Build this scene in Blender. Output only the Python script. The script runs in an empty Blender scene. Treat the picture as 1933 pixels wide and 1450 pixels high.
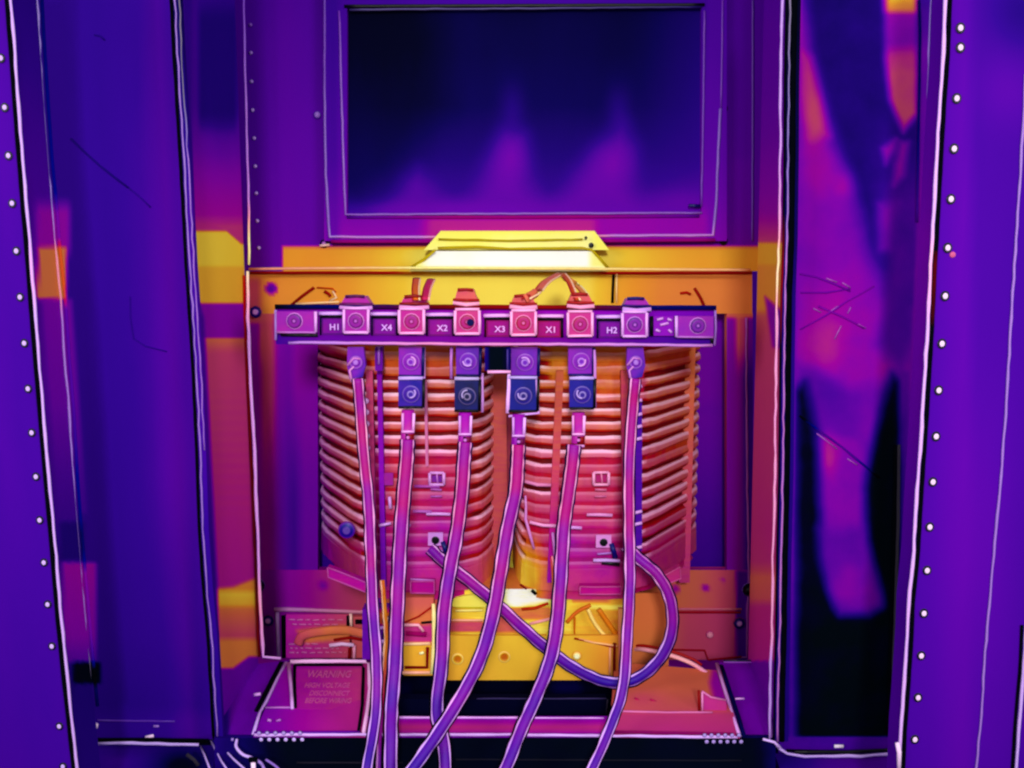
import bpy, math, random
import numpy as np
from mathutils import Vector, Matrix
random.seed(7)
SC = bpy.context.scene
COL = SC.collection

# ------------------------------------------------------------------ camera model
F = 1750.0                      # focal length in photograph pixels (1933 wide)
W, H = 1933.0, 1450.0
PITCH = math.radians(7.2)       # camera looks slightly down
CAMZ = 1.45
CP, SP = math.cos(PITCH), math.sin(PITCH)
def P(px, py, d):
    """a point on the upright plane d metres in front of the camera"""
    a = (px - W/2)/F; b = (H/2 - py)/F
    y = CP + b*SP; z = -SP + b*CP
    k = d/y
    return Vector((a*k, d, CAMZ + z*k))
def proj(v):
    x = v[..., 0]; y = v[..., 1]; z = v[..., 2]-CAMZ
    f = y*CP - z*SP; u = y*SP + z*CP
    return W/2 + F*x/f, H/2 - F*u/f
def pr(v):
    a = proj(np.array([[v[0], v[1], v[2]]])); return float(a[0][0]), float(a[1][0])
def m(pxs, d): return pxs*d/F

# ------------------------------------------------------------------ temperature fields
def sm(x): x = np.clip(x, 0, 1); return x*x*(3-2*x)
class Fld:
    def __init__(s, base): s.base = base; s.L = []
    def box(s, x0, x1, y0, y1, val, sx=5, sy=None, k=1.0):
        sy = sx if sy is None else sy
        def mk(x, y): return (sm((x-x0)/sx+.5)*sm((x1-x)/sx+.5)*sm((y-y0)/sy+.5)*sm((y1-y)/sy+.5))*k
        s.L.append((mk, val)); return s
    def blob(s, cx, cy, rx, ry, val, k=1.0, ang=0, p=1.0):
        c, n = math.cos(math.radians(ang)), math.sin(math.radians(ang))
        def mk(x, y):
            u = ((x-cx)*c+(y-cy)*n)/rx; v = (-(x-cx)*n+(y-cy)*c)/ry
            return k*np.exp(-((u*u+v*v)**p))
        s.L.append((mk, val)); return s
    def poly(s, pts, val, soft=6, k=1.0):
        A = np.array(pts, float); B = np.roll(A, -1, axis=0)
        def mk(x, y):
            x = np.asarray(x, float); y = np.asarray(y, float)
            d = np.full(x.shape, 1e9); ins = np.zeros(x.shape, bool)
            for (ax, ay), (bx, by) in zip(A, B):
                ex, ey = bx-ax, by-ay
                tt = np.clip(((x-ax)*ex+(y-ay)*ey)/(ex*ex+ey*ey+1e-9), 0, 1)
                d = np.minimum(d, np.hypot(x-ax-tt*ex, y-ay-tt*ey))
                c = ((ay > y) != (by > y)) & (x < (bx-ax)*(y-ay)/((by-ay) if by != ay else 1e-9)+ax)
                ins ^= c
            return sm(np.where(ins, d, -d)/soft+.5)*k
        s.L.append((mk, val)); return s
    def __call__(s, x, y):
        x = np.asarray(x, float); y = np.asarray(y, float)
        t = s.base(x, y) if callable(s.base) else np.full(x.shape, float(s.base))
        t = np.array(t, float)+np.zeros(x.shape)
        for mk, val in s.L:
            k = mk(x, y); v = val(x, y) if callable(val) else val
            t = t*(1-k)+v*k
        return t
def vert(*pairs):
    ys = [p[0] for p in pairs]; ts = [p[1] for p in pairs]
    return lambda x, y: np.interp(y, ys, ts)
def horz(*pairs):
    xs = [p[0] for p in pairs]; ts = [p[1] for p in pairs]
    return lambda x, y: np.interp(x, xs, ts)
def ev(f, px, py):
    return np.asarray(f(px, py), float)+np.zeros(np.shape(px)) if callable(f) else np.full(np.shape(px), float(f))

# ------------------------------------------------------------------ materials
def lin(c): c = c/255.0; return c/12.92 if c <= .04045 else ((c+.055)/1.055)**2.4
PAL = [(0, 2, 8, 16), (.06, 3, 3, 34), (.12, 12, 0, 84), (.2, 32, 0, 120), (.27, 50, 0, 142), (.33, 78, 0, 158), (.4, 104, 0, 168),
       (.47, 134, 0, 170), (.53, 160, 2, 158), (.6, 184, 36, 130), (.68, 200, 70, 100), (.75, 216, 108, 68), (.82, 228, 150, 45),
       (.89, 236, 200, 54), (.94, 246, 240, 100), (1, 254, 255, 240)]
def material(name, rough=.6, spec=.15, grain=.012, gscale=18, bump=.0, bscale=60, metal=0, stretch=(1, 1, 1)):
    mt = bpy.data.materials.new(name); mt.use_nodes = True
    nt = mt.node_tree; N = nt.nodes; L = nt.links
    b = N['Principled BSDF']; b.inputs['Roughness'].default_value = rough
    b.inputs['Specular IOR Level'].default_value = spec; b.inputs['Metallic'].default_value = metal
    at = N.new('ShaderNodeAttribute'); at.attribute_name = 'warmth'
    al = N.new('ShaderNodeAttribute'); al.attribute_name = 'lift'
    tc = N.new('ShaderNodeTexCoord'); mp = N.new('ShaderNodeMapping'); mp.inputs['Scale'].default_value = stretch
    L.new(tc.outputs['Object'], mp.inputs['Vector'])
    no = N.new('ShaderNodeTexNoise'); no.inputs['Scale'].default_value = gscale; no.inputs['Detail'].default_value = 5
    L.new(mp.outputs[0], no.inputs['Vector'])
    ma = N.new('ShaderNodeMath'); ma.operation = 'SUBTRACT'; ma.inputs[1].default_value = .5; L.new(no.outputs['Fac'], ma.inputs[0])
    mb_ = N.new('ShaderNodeMath'); mb_.operation = 'MULTIPLY_ADD'; mb_.inputs[1].default_value = grain*3
    L.new(ma.outputs[0], mb_.inputs[0]); L.new(at.outputs['Fac'], mb_.inputs[2])
    cr = N.new('ShaderNodeValToRGB'); cr.color_ramp.interpolation = 'LINEAR'
    e = cr.color_ramp.elements
    while len(e) < len(PAL): e.new(.5)
    for i, (p, r, g, bl) in enumerate(PAL):
        e[i].position = p
    for i, (p, r, g, bl) in enumerate(PAL):
        e[i].position = p; e[i].color = (lin(r), lin(g), lin(bl), 1)
    L.new(mb_.outputs[0], cr.inputs[0])
    sc = N.new('ShaderNodeVectorMath'); sc.operation = 'SCALE'; sc.inputs[0].default_value = (.56, .42, .62)
    L.new(al.outputs['Fac'], sc.inputs['Scale'])
    ad = N.new('ShaderNodeVectorMath'); ad.operation = 'ADD'; L.new(cr.outputs[0], ad.inputs[0]); L.new(sc.outputs[0], ad.inputs[1])
    mx = N.new('ShaderNodeVectorMath'); mx.operation = 'MAXIMUM'; mx.inputs[1].default_value = (.0006, .0012, .003)
    L.new(ad.outputs[0], mx.inputs[0])
    mn = N.new('ShaderNodeVectorMath'); mn.operation = 'MINIMUM'; mn.inputs[1].default_value = (.96, .96, .96)
    L.new(mx.outputs[0], mn.inputs[0]); L.new(mn.outputs[0], b.inputs['Base Color'])
    if bump:
        n2 = N.new('ShaderNodeTexNoise'); n2.inputs['Scale'].default_value = bscale; n2.inputs['Detail'].default_value = 3
        L.new(mp.outputs[0], n2.inputs['Vector'])
        bp = N.new('ShaderNodeBump'); bp.inputs['Strength'].default_value = bump; bp.inputs['Distance'].default_value = .003
        L.new(n2.outputs['Fac'], bp.inputs['Height']); L.new(bp.outputs[0], b.inputs['Normal'])
    return mt
M = dict(
    steel=material('painted_sheet_steel', .6, .01, .014, 6, .10, 14, 0, (1.4, 1, .5)),
    smear=material('brushed_sheet_steel', .6, .01, .055, 14, .12, 40),
    trim=material('bare_metal_and_outline', .4, .3, .03, 60, .1, 300),  # metal fittings, and the thermal camera's pale edge outlines
    groove=material('dark_seam_and_outline', .9, .02, .01, 60),  # seams and scratches, and the camera's dark outlines beside edges
    wind=material('varnished_winding', .5, .12, .03, 45, .25, 120),
    core=material('laminated_core', .6, .05, .03, 30, .2, 60, 0, (1, 1, 6)),
    cable=material('cable_jacket', .45, .15, .025, 30, .15, 90),
    lug=material('tinned_copper', .4, .2, .03, 50, .1, 90),
    plate=material('printed_plate', .5, .06, .02, 60, .12, 150),
    dark=material('cold_dark_metal', .8, .01, .015, 20))  # dark tone comes from low warmth values

# ------------------------------------------------------------------ mesh builder
WORLD = {}
LOOSE = {'shelf_hem', 'scratch', 'edge_dark_outline', 'wiring_nick', 'wiring_scar', 'scuff', 'burr', 'edge_outline', 'dark_outline', 'seam_gap', 'hem', 'inner_bead',
         'outer_bead', 'cover_dark_outline', 'hood_seam', 'beam_hem', 'beam_outline', 'channel_lip', 'pad_bracket', 'sill_rib', 'corner_bracket', 'corner_gusset',
         'tie_knot', 'banding', 'yoke_seam', 'lead_wire', 'plate_hem', 'plate_dark_outline', 'box_edge', 'box_dark_outline', 'plug_latch', 'plate_bracket', 'plate_frame',
         'frame_outline', 'lip_outline', 'shelf_edge', 'shelf_nick', 'cheek_latch', 'cheek_hem', 'riser_fold', 'harness_wire', 'flank_outline', 'shadow_strip', 'cable_gland', 'panel_outline', 'post_hem', 'cover_frame'}
def wl(o): return WORLD.get(o.name, Vector((0, 0, 0)))
class MB:
    def __init__(s): s.v = []; s.f = []; s.t = []; s.w = []; s.sm = []
    def add(s, vs, fs, t, w=0.0, smooth=False):
        vs = np.array([tuple(q) for q in vs], float).reshape(-1, 3)
        o = sum(len(a) for a in s.v) if s.v else 0
        px, py = proj(vs)
        s.v.append(vs); s.f += [tuple(i+o for i in f) for f in fs]
        s.t.append(ev(t, px, py)); s.w.append(ev(w, px, py)); s.sm += [smooth]*len(fs); return s
    def sheet(s, c, t, w=0.0, step=8, thick=.004, back=(0, 1, 0)):
        """c: four world corners (tl, tr, br, bl); a plate with real thickness"""
        tl, tr, br, bl = [np.array(tuple(q)) for q in c]
        def n_of(a, b):
            pa, pb = pr(a), pr(b); return max(1, min(700, int(math.hypot(pa[0]-pb[0], pa[1]-pb[1])/step)))
        nx = max(n_of(tl, tr), n_of(bl, br)); ny = max(n_of(tl, bl), n_of(tr, br))
        u = np.linspace(0, 1, nx+1)[None, :, None]; v = np.linspace(0, 1, ny+1)[:, None, None]
        g = ((tl*(1-u)+tr*u)*(1-v)+(bl*(1-u)+br*u)*v).reshape(-1, 3)
        i = np.arange(ny)[:, None]*(nx+1)+np.arange(nx)[None, :]
        i = i.ravel()
        fs = np.stack([i, i+nx+1, i+nx+2, i+1], 1).tolist()
        s.add(g, fs, t, w)
        if thick:
            bk = np.array(back, float)*thick
            q = [tl, tr, br, bl]; e = [a+bk for a in q]
            s.add(q+e, [(0, 1, 5, 4), (1, 2, 6, 5), (2, 3, 7, 6), (3, 0, 4, 7), (4, 5, 6, 7)], t, w)
        return s
    def rect(s, x0, y0, x1, y1, d, t, w=0.0, step=8, thick=.004):
        return s.sheet([P(x0, y0, d), P(x1, y0, d), P(x1, y1, d), P(x0, y1, d)], t, w, step, thick)
    def quad(s, pts, d, t, w=0.0, step=8, thick=.004):
        ds = d if isinstance(d, (list, tuple)) else [d]*4
        return s.sheet([P(a, b, k) for (a, b), k in zip(pts, ds)], t, w, step, thick)
    def poly(s, pts, d, t, w=0.0, thick=.006, bev=0):
        n = len(pts); a = [P(x, y, d) for x, y in pts]; b = [q+Vector((0, thick, 0)) for q in a]
        fs = [tuple(range(n-1, -1, -1)), tuple(range(n, 2*n))]
        fs += [(i, (i+1) % n, n+(i+1) % n, n+i) for i in range(n)]
        return s.add(a+b, fs, t, w)
    def tube(s, pts, r, t, w=0.0, n=8, sy=1.0, caps=True):
        pts = [Vector(p) for p in pts]
        rs = r if isinstance(r, (list, tuple)) else [r]*len(pts)
        vs = []; fs = []
        for i, p in enumerate(pts):
            a = pts[max(0, i-1)]; b = pts[min(len(pts)-1, i+1)]
            tg = (b-a).normalized(); ref = Vector((0, 1, 0)) if abs(tg.y) < .9 else Vector((0, 0, 1))
            x = tg.cross(ref).normalized(); y = x.cross(tg).normalized()
            for k in range(n):
                an = 2*math.pi*k/n
                vs.append(p+x*(math.cos(an)*rs[i])+y*(math.sin(an)*rs[i]*sy))
        for i in range(len(pts)-1):
            for k in range(n):
                k2 = (k+1) % n
                fs.append((i*n+k, i*n+k2, (i+1)*n+k2, (i+1)*n+k))
        if caps: fs.append(tuple(range(n-1, -1, -1))); fs.append(tuple((len(pts)-1)*n+k for k in range(n)))
        return s.add(vs, fs, t, w, True)
    def line(s, pts, d, rpx, t, w=0.0, wob=.0, n=6, sy=.6):
        """a thin tube bead along photo points on plane d (or per-point planes)"""
        ds = d if isinstance(d, (list, tuple)) else [d]*len(pts)
        q = []
        for i in range(len(pts)-1):
            L_ = math.hypot(pts[i+1][0]-pts[i][0], pts[i+1][1]-pts[i][1]); k = max(1, int(L_/22))
            for j in range(k):
                a = j/k; q.append((pts[i][0]*(1-a)+pts[i+1][0]*a+random.uniform(-wob, wob), pts[i][1]*(1-a)+pts[i+1][1]*a+random.uniform(-wob, wob), ds[i]*(1-a)+ds[i+1]*a))
        q.append((pts[-1][0], pts[-1][1], ds[-1]))
        return s.tube([P(*c) for c in q], [m(rpx*random.uniform(1-.25*min(1, wob), 1+.25*min(1, wob)), c[2]) for c in q], t, w, n, sy)
    def turned(s, px, py, d, prof, n=20, ex=1.0):
        """prof: (radius px, height towards camera px, t, w): a turned head standing on plane d"""
        c = P(px, py, d); vs = []; fs = []; T = []; Wt = []
        for (r, h, t, w) in prof:
            for k in range(n):
                an = 2*math.pi*k/n
                vs.append(c+Vector((math.cos(an)*m(r, d)*ex, -m(h, d), math.sin(an)*m(r, d)))); T.append(t); Wt.append(w)
        for i in range(len(prof)-1):
            for k in range(n):
                k2 = (k+1) % n; fs.append((i*n+k, i*n+k2, (i+1)*n+k2, (i+1)*n+k))
        fs.append(tuple((len(prof)-1)*n+k for k in range(n)))
        s.add(vs, fs, 0, 0, False); s.t[-1] = np.array(T, float); s.w[-1] = np.array(Wt, float); return s
    def build(s, name, mat, parent=None, label=None):
        if len(s.v) > 1 and parent is not None and name in LOOSE:
            first = None; o = 0
            for k, va in enumerate(s.v):
                n = len(va); q = MB(); q.v = [va]; q.t = [s.t[k]]; q.w = [s.w[k]]
                idx = [i for i, f in enumerate(s.f) if o <= f[0] < o+n]
                q.f = [tuple(j-o for j in s.f[i]) for i in idx]; q.sm = [s.sm[i] for i in idx]
                ob = q.build(name, mat, parent, label); first = first or ob; o += n
            return first
        v = np.concatenate(s.v); o = None
        if parent is None:
            loc = Vector(((v[:, 0].min()+v[:, 0].max())/2, (v[:, 1].min()+v[:, 1].max())/2, v[:, 2].min()))
        else: loc = wl(parent)
        me = bpy.data.meshes.new(name); me.from_pydata((v-np.array(tuple(loc))).tolist(), [], s.f)
        a = me.attributes.new('warmth', 'FLOAT', 'POINT'); a.data.foreach_set('value', np.concatenate(s.t).astype(np.float32))
        a = me.attributes.new('lift', 'FLOAT', 'POINT'); a.data.foreach_set('value', np.concatenate(s.w).astype(np.float32))
        me.polygons.foreach_set('use_smooth', s.sm); me.materials.append(M[mat]); me.update()
        o = bpy.data.objects.new(name, me); COL.objects.link(o)
        if parent is None: o.location = loc
        else: o.parent = parent
        WORLD[o.name] = loc
        if label: o['label'] = label
        return o
def tag(o, label, cat=None, group=None, kind=None):
    o['label'] = label
    if cat: o['category'] = cat
    if group: o['group'] = group
    if kind: o['kind'] = kind
    return o
def thing(name, label, cat, loc, group=None):
    o = bpy.data.objects.new(name, None); o.empty_display_size = .05; COL.objects.link(o); o.location = loc
    WORLD[o.name] = Vector(loc); return tag(o, label, cat, group)
def copy_at(src, parent, src_px, dst_px, scale=1.0):
    """a copy of a small part moved from one photo point/plane to another"""
    c = src.copy(); COL.objects.link(c); c.parent = parent
    a = P(*src_px); b = P(*dst_px)
    c.location = src.location+(b-a)+(wl(src.parent)-wl(parent)) if src.parent else (b-a)
    return c
def rnd_path(pts, k=8):
    """smooth curve through (px, py, d) points"""
    P_ = [np.array(p, float) for p in pts]; P_ = [2*P_[0]-P_[1]]+P_+[2*P_[-1]-P_[-2]]; out = []
    for i in range(1, len(P_)-2):
        for j in range(k):
            u = j/k; a, b, c, d = P_[i-1], P_[i], P_[i+1], P_[i+2]
            out.append(.5*((2*b)+(c-a)*u+(2*a-5*b+4*c-d)*u*u+(-a+3*b-3*c+d)*u**3))
    out.append(P_[-2]); return out

# ------------------------------------------------------------------ planes
DR, DP, DPOST, DF, DB = 1.22, 1.42, 1.38, 1.86, 2.22
DBAR, DCO = 1.50, 1.60
UP, DN = -160, 1600
def X(seq, y):
    ys = [p[1] for p in seq]; xs = [p[0] for p in seq]; return float(np.interp(y, ys, xs))
def ext(seq):                    # continue a traced edge above and below the frame
    a, b = seq[0], seq[1]; c, d = seq[-2], seq[-1]
    return [(a[0]+(a[0]-seq[3][0])/(a[1]-seq[3][1])*(UP-a[1]), UP)]+list(seq)+[(d[0]+(d[0]-seq[-4][0])/(d[1]-seq[-4][1])*(DN-d[1]), DN)]
L1 = ext([(20, 0), (28, 100), (35, 200), (43, 300), (51, 400), (58, 480), (67, 600), (77, 720), (88, 850), (97, 950), (106, 1050), (116, 1170), (126, 1270), (136, 1360), (146, 1450)])
L2 = [(66, UP), (70, 0), (73, 60), (82, 200), (89, 300), (97, 380), (104, 470), (114, 560), (122, 680), (130, 770), (137, 900), (143, 980), (150, 1060), (158, 1150), (164, 1220), (169, 1270), (175, 1333)]
L3 = [(316, UP), (322, 0), (327, 100), (333, 200), (339, 300), (345, 400), (350, 500), (357, 600), (363, 700), (370, 850), (375, 1000), (382, 1100), (391, 1200), (397, 1300), (402, 1390)]
R1 = ext([(1785, 0), (1781, 100), (1774, 200), (1768, 300), (1763, 400), (1757, 500), (1751, 620), (1744, 740), (1737, 850), (1730, 950), (1725, 1040), (1715, 1140), (1713, 1200), (1707, 1290), (1700, 1380), (1697, 1450)])
R2 = [(1759, UP), (1757, 0), (1754, 100), (1751, 200), (1746, 320), (1741, 450), (1735, 600), (1729, 740), (1723, 860), (1716, 1000), (1712, 1150), (1704, 1300), (1692, 1392)]
R3 = [(1490, UP), (1486, 0), (1483, 150), (1482, 300), (1480, 450), (1476, 560), (1474, 700), (1472, 900), (1468, 1050), (1466, 1200), (1463, 1300), (1462, 1400)]

# ================================================================== CABINET
cab = thing('electrical_cabinet', 'tall blue violet steel cabinet framing the open transformer bay, rails studded with screws', 'cabinet', (0, 1.6, .1))

heatL = Fld(vert((-160, .2), (0, .23), (150, .27), (350, .31), (700, .36), (950, .3), (1100, .3), (1300, .2), (1450, .22)))
heatL.box(68, 132, 385, 480, .5, 16, 40).box(70, 126, 466, 566, .765, 7, 6).poly([(80, 566), (135, 566), (150, 780), (165, 970), (110, 970), (95, 780)], vert((566, .45), (760, .42), (900, .33), (970, .3)), 14)
heatL.box(118, 182, 1062, 1252, vert((1062, .52), (1200, .47), (1250, .36)), 12, 8).box(138, 190, 1250, 1290, .01, 9, 9)
heatL.box(112, 160, 985, 1058, .2, 14, 10)
baseL = Fld(lambda x, y: np.interp(x, [60, 110, 200, 270, 315, 335], [.25, .26, .255, .28, .335, .3])*np.interp(y, [-160, 0, 300, 800, 1200, 1330, 1360], [.9, .93, 1, 1.02, .95, .86, .95]))  # reflected heat painted in as a gradient across the panel
sidewL = Fld(lambda x, y: baseL(x-(y-400)*.045, y))
for mk in heatL.L: sidewL.L.append(mk)
sidewL.blob(318, 600, 26, 240, .35, .5).blob(330, 880, 30, 160, .36, .6)

# left front rail
rail = MB()
for i in range(len(L1)-1):
    rail.quad([(-150, L1[i][1]), L1[i], L1[i+1], (-150, L1[i+1][1])], DR, Fld(.30).box(-20, 12, -200, 1700, .325, 30).blob(40, 1300, 90, 260, .29), step=40, thick=.003)
railL = rail.build('front_rail', 'steel', cab)
ret = MB()
for i in range(len(L1)-1):
    a, b = L1[i], L1[i+1]; A, B = P(*a, DR), P(*b, DR)
    ret.sheet([A, A+Vector((0, .066, 0)), B+Vector((0, .066, 0)), B], heatL, step=8, thick=.002, back=(-1, 0, 0))
ret.build('rail_return', 'steel', cab)
MB().line(L1, DR-.001, 2.9, lambda x, y: np.interp(y, [440, 470, 560, 600], [.42, .5, .5, .42]), .85, .7).build('edge_outline', 'trim', railL)  # pale camera outline built as a bead on the rail edge
MB().line([(x-7, y) for x, y in L1], DR-.0005, 4.6, .03, -1, .2).build('dark_outline', 'groove', railL)  # dark camera outline running beside the pale one
def screw_set(parent, pts, d, r, ring=1.65, wv=1.0, t=.35):
    src = None
    for (x, y) in pts:
        q = r*random.uniform(.92, 1.08)
        if src is None:
            s_ = MB().turned(x, y, d, [(r*ring, .2, .12, -.5), (r*ring*.9, 1.0, .10, -.5), (r*.98, 1.0, .10, -.4), (r*.92, 1.4, t, wv), (r*.75, 2.0, t, wv), (r*.3, 2.2, t, wv)], 16, .86)
            src = s_.build('screw', 'trim', parent); s0 = (x, y, d)
        else:
            c_ = copy_at(src, parent, s0, (x, y, d)); k_ = q/r; c_.scale = (1, 1, 1)
LS = [(2, 110), (9, 203), (16, 294), (23, 384), (31, 474), (38, 561), (46, 648), (53, 734), (60, 817), (68, 900), (75, 982), (83, 1062), (90, 1141), (98, 1220), (112, 1371), (119, 1447)]
screw_set(railL, LS, DR-.001, 5.2)
# right front rail
rail = MB(); rf = Fld(horz((1700, .3), (1760, .31), (1820, .35), (1845, .3), (1933, .3), (2100, .27))).blob(1905, 170, 60, 70, .36, .8).blob(1930, 20, 50, 60, .22).blob(1850, 1100, 90, 420, .37, .7)
for i in range(len(R1)-1):
    rail.quad([R1[i], (2090, R1[i][1]), (2090, R1[i+1][1]), R1[i+1]], DR, rf, step=14, thick=.003)
railR = rail.build('front_rail', 'steel', cab)
def retR(y0, y1, t):
    q = MB(); ys = [y0]+[p[1] for p in R1 if y0 < p[1] < y1]+[y1]
    for a, b in zip(ys[:-1], ys[1:]):
        A, B = P(X(R1, a), a, DR), P(X(R1, b), b, DR)
        q.sheet([A+Vector((0, .040, 0)), A, B, B+Vector((0, .040, 0))], t, step=9, thick=.002, back=(1, 0, 0))
    return q
stripR = Fld(vert((-160, .31), (0, .33), (300, .36), (450, .42), (700, .4), (900, .36), (1100, .32), (1400, .33)))
retR(UP, DN, stripR).build('rail_return', 'steel', cab)
MB().line(R1, DR-.001, 3.3, lambda x, y: np.interp(y, [440, 470, 560, 620], [.46, .66, .56, .46]), .95, .7).build('edge_outline', 'trim', railR)
MB().line([(x+8, y) for x, y in R1], DR-.0005, 4.4, lambda x, y: np.interp(y, [200, 450, 480, 600, 760, 900], [.03, .4, .66, .6, .5, .03]), lambda x, y: np.interp(y, [200, 450, 600, 760, 900], [-1, -.85, -.8, -.85, -1]), .2).build('dark_outline', 'groove', railR)
RS = [(1813, 53), (1813, 90), (1806, 186), (1801, 281), (1795, 376), (1789, 468), (1784, 559), (1778, 649), (1772, 737), (1767, 824), (1761, 910), (1755, 995), (1750, 1077), (1744, 1158), (1739, 1238), (1733, 1317), (1727, 1396)]
screw_set(railR, RS, DR-.001, 6.0, wv=1.5)
MB().turned(1798, 481, DR, [(6, .2, .6, 0), (5, 2, .64, .1), (2, 3, .64, .1)]).build('screw_cap', 'lug', railR)
MB().line([(1936, 140), (1933, 200), (1926, 330), (1918, 450), (1909, 600), (1900, 760), (1890, 900), (1880, 1000), (1870, 1120), (1860, 1230), (1852, 1350), (1843, 1450), (1832, 1600)], DR-.001, 2.4, .4, .4, .8).build('rail_outline', 'trim', railR)  # faint camera outline down the rail face
MB().line([(1938, 1180), (1932, 1270), (1926, 1340), (1919, 1450), (1910, 1600)], DR-.001, 3.4, .4, .9, .6).build('edge_outline', 'trim', railR)
MB().line([(1929, 1180), (1925, 1270), (1918, 1340), (1911, 1450), (1902, 1600)], DR-.0005, 3.4, .1, -.6, .2).build('dark_outline', 'groove', railR)

# posts between the panels and the bay
def post(seq, wpx, f, name='corner_post', side=1):
    q = MB()
    for i in range(len(seq)-1):
        (x0, y0), (x1, y1) = seq[i], seq[i+1]
        q.quad([(x0, y0), (x0+wpx, y0), (x1+wpx, y1), (x1, y1)], DPOST, f, step=10, thick=.010)
    return q.build(name, 'steel', cab)
pL = post(L3, 19, vert((0, .12), (200, .2), (400, .3), (800, .3), (1300, .22)))
MB().line([(x+1, y) for x, y in L3], DPOST-.001, 3.2, .05, -1, .3).build('dark_outline', 'groove', pL)
MB().line([(x+8, y) for x, y in L3], DPOST-.001, 1.7, .38, .32, 1.3).build('edge_outline', 'trim', pL)
MB().line([(x+16, y) for x, y in L3 if y < 1000], DPOST-.001, 1.3, lambda x, y: np.interp(y, [0, 180, 300], [.05, .1, .42]), .28, 1.4).build('edge_outline', 'trim', pL)
pR = post(R3, 26, vert((0, .05), (400, .12), (700, .2), (1300, .18)))
MB().line([(x+14, y) for x, y in R3], DPOST-.001, 5.5, vert((0, .01), (500, .04), (900, .12)), -.9, .2).build('dark_outline', 'groove', pR)
MB().line([(x+6, y) for x, y in R3], DPOST-.001, 1.8, lambda x, y: np.interp(y, [0, 300, 500], [.1, .3, .5]), .33, 1).build('edge_outline', 'trim', pR)
MB().line([(x-1, y) for x, y in R3], DPOST-.001, 2.2, vert((0, .1), (450, .6), (520, .7), (700, .5), (1200, .12)), -.7, .2).build('dark_outline', 'groove', pR)
MB().line([(x-9, y) for x, y in R3], DPOST-.001, 2.5, vert((0, .42), (300, .48), (440, .62), (470, .86), (540, .86), (600, .62), (1200, .62), (1260, .42)), .6, 1).build('edge_outline', 'trim', pR)

# left wall of the bay (polished sheet, seen obliquely)
wL = Fld(lambda x, y: np.interp(y, [-160, 0, 200, 260, 330, 405, 425], [.28, .3, .32, .38, .47, .53, .6]))
wL.box(376, 446, 15, 235, .19, 14, 60).blob(420, 120, 40, 130, .2, .7)
wL.L.append((lambda x, y: sm((y-436)/6+.5), .89))
wL.poly([(405, 425), (480, 425), (480, 466), (455, 460), (425, 434)], .62, 5)
wL.L.append((lambda x, y: sm((y-503)/8+.5), .845))
wL.L.append((lambda x, y: sm((y-573)/6+.5), .47))
wL.L.append((lambda x, y: sm((y-638)/5+.5), vert((640, .74), (656, .69), (668, .65), (800, .625), (1000, .58), (1100, .56))))
wL.L.append((lambda x, y: .02*np.sin(y/3.2)*sm((y-700)/60)*sm((1000-y)/60), .9))  # ripple paints the reflection of the coil ridges
wL.poly([(395, 1112), (440, 1108), (500, 1085), (500, 1290), (395, 1290)], vert((1110, .8), (1122, .89), (1140, .86), (1150, .76), (1200, .67), (1212, .78), (1270, .77)), 10)
wL.poly([(395, 1262), (440, 1262), (470, 1240), (505, 1240), (505, 1500), (395, 1500)], .40, 8)
def edgeL(x, y):
    x0 = np.interp(y, [0, 400, 500, 560, 600, 700, 1000, 1100, 1260, 1400], [362, 362, 366, 372, 385, 390, 405, 410, 412, 420])
    return 1-sm((x-x0)/11+.5)
wL.L.append((edgeL, vert((0, .27), (400, .28), (900, .3), (1250, .22), (1400, .17))))
q = MB()
DW = 1.61
xl = P(352, 400, 1.42).x
bl = [Vector((xl, 1.42, P(0, UP-420, 1.3).z)), Vector((P(465, 600, DW).x, DW, P(0, UP-420, 1.3).z)), Vector((P(489, 1300, DW).x, DW, P(0, 1620, DW).z)), Vector((P(402, 1300, 1.42).x, 1.42, P(0, 1620, 1.44).z))]
q.sheet(bl, wL, step=3, thick=.003, back=(-1, 0, 0)); q.sheet([bl[1], Vector((bl[1].x*DF/DW*1.02, DF, bl[1].z)), Vector((bl[2].x*DF/DW*1.02, DF, bl[2].z)), bl[2]], wL, step=30, thick=.003, back=(-1, 0, 0)); q.build('bay_wall', 'steel', cab)
# right wall of the bay
wR = Fld(lambda x, y: np.interp(y, [-160, 0, 260, 400, 440, 456], [.34, .36, .42, .5, .6, .64]))
wR.L.append((lambda x, y: sm((y-458)/5+.5), .835))
wR.L.append((lambda x, y: sm((y-500)/8+.5), .80))
wR.L.append((lambda x, y: sm((y-590)/22+.5), vert((600, .69), (650, .65), (1000, .61), (1060, .62), (1090, .72), (1130, .70), (1145, .60), (1235, .58))))
wR.poly([(1444, 560), (1480, 590), (1480, 660), (1458, 655)], .47, 10)
wR.L.append((lambda x, y: sm((y-1248)/5+.5), .41))
q = MB()
xr = P(1478, 450, 1.44).x
br = [Vector((P(1423, 500, DW).x, DW, P(0, UP-420, 1.3).z)), Vector((xr, 1.44, P(0, UP-420, 1.3).z)), Vector((P(1464, 1300, 1.44).x, 1.44, P(0, 1620, 1.44).z)), Vector((P(1416, 1250, DW).x, DW, P(0, 1620, DW).z))]
q.sheet([Vector((br[0].x*DF/DW*1.02, DF, br[0].z)), br[0], br[3], Vector((br[3].x*DF/DW*1.02, DF, br[3].z))], wR, step=30, thick=.003, back=(1, 0, 0))
q.sheet(br, wR, step=6, thick=.003, back=(1, 0, 0))
q.build('bay_wall', 'steel', cab)
MB().rect(300, UP-500, 1640, 1500, DB, Fld(.33).box(300, 1640, 1050, 1500, .5, 40), step=60, thick=.01).build('rear_wall', 'steel', cab)
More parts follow.
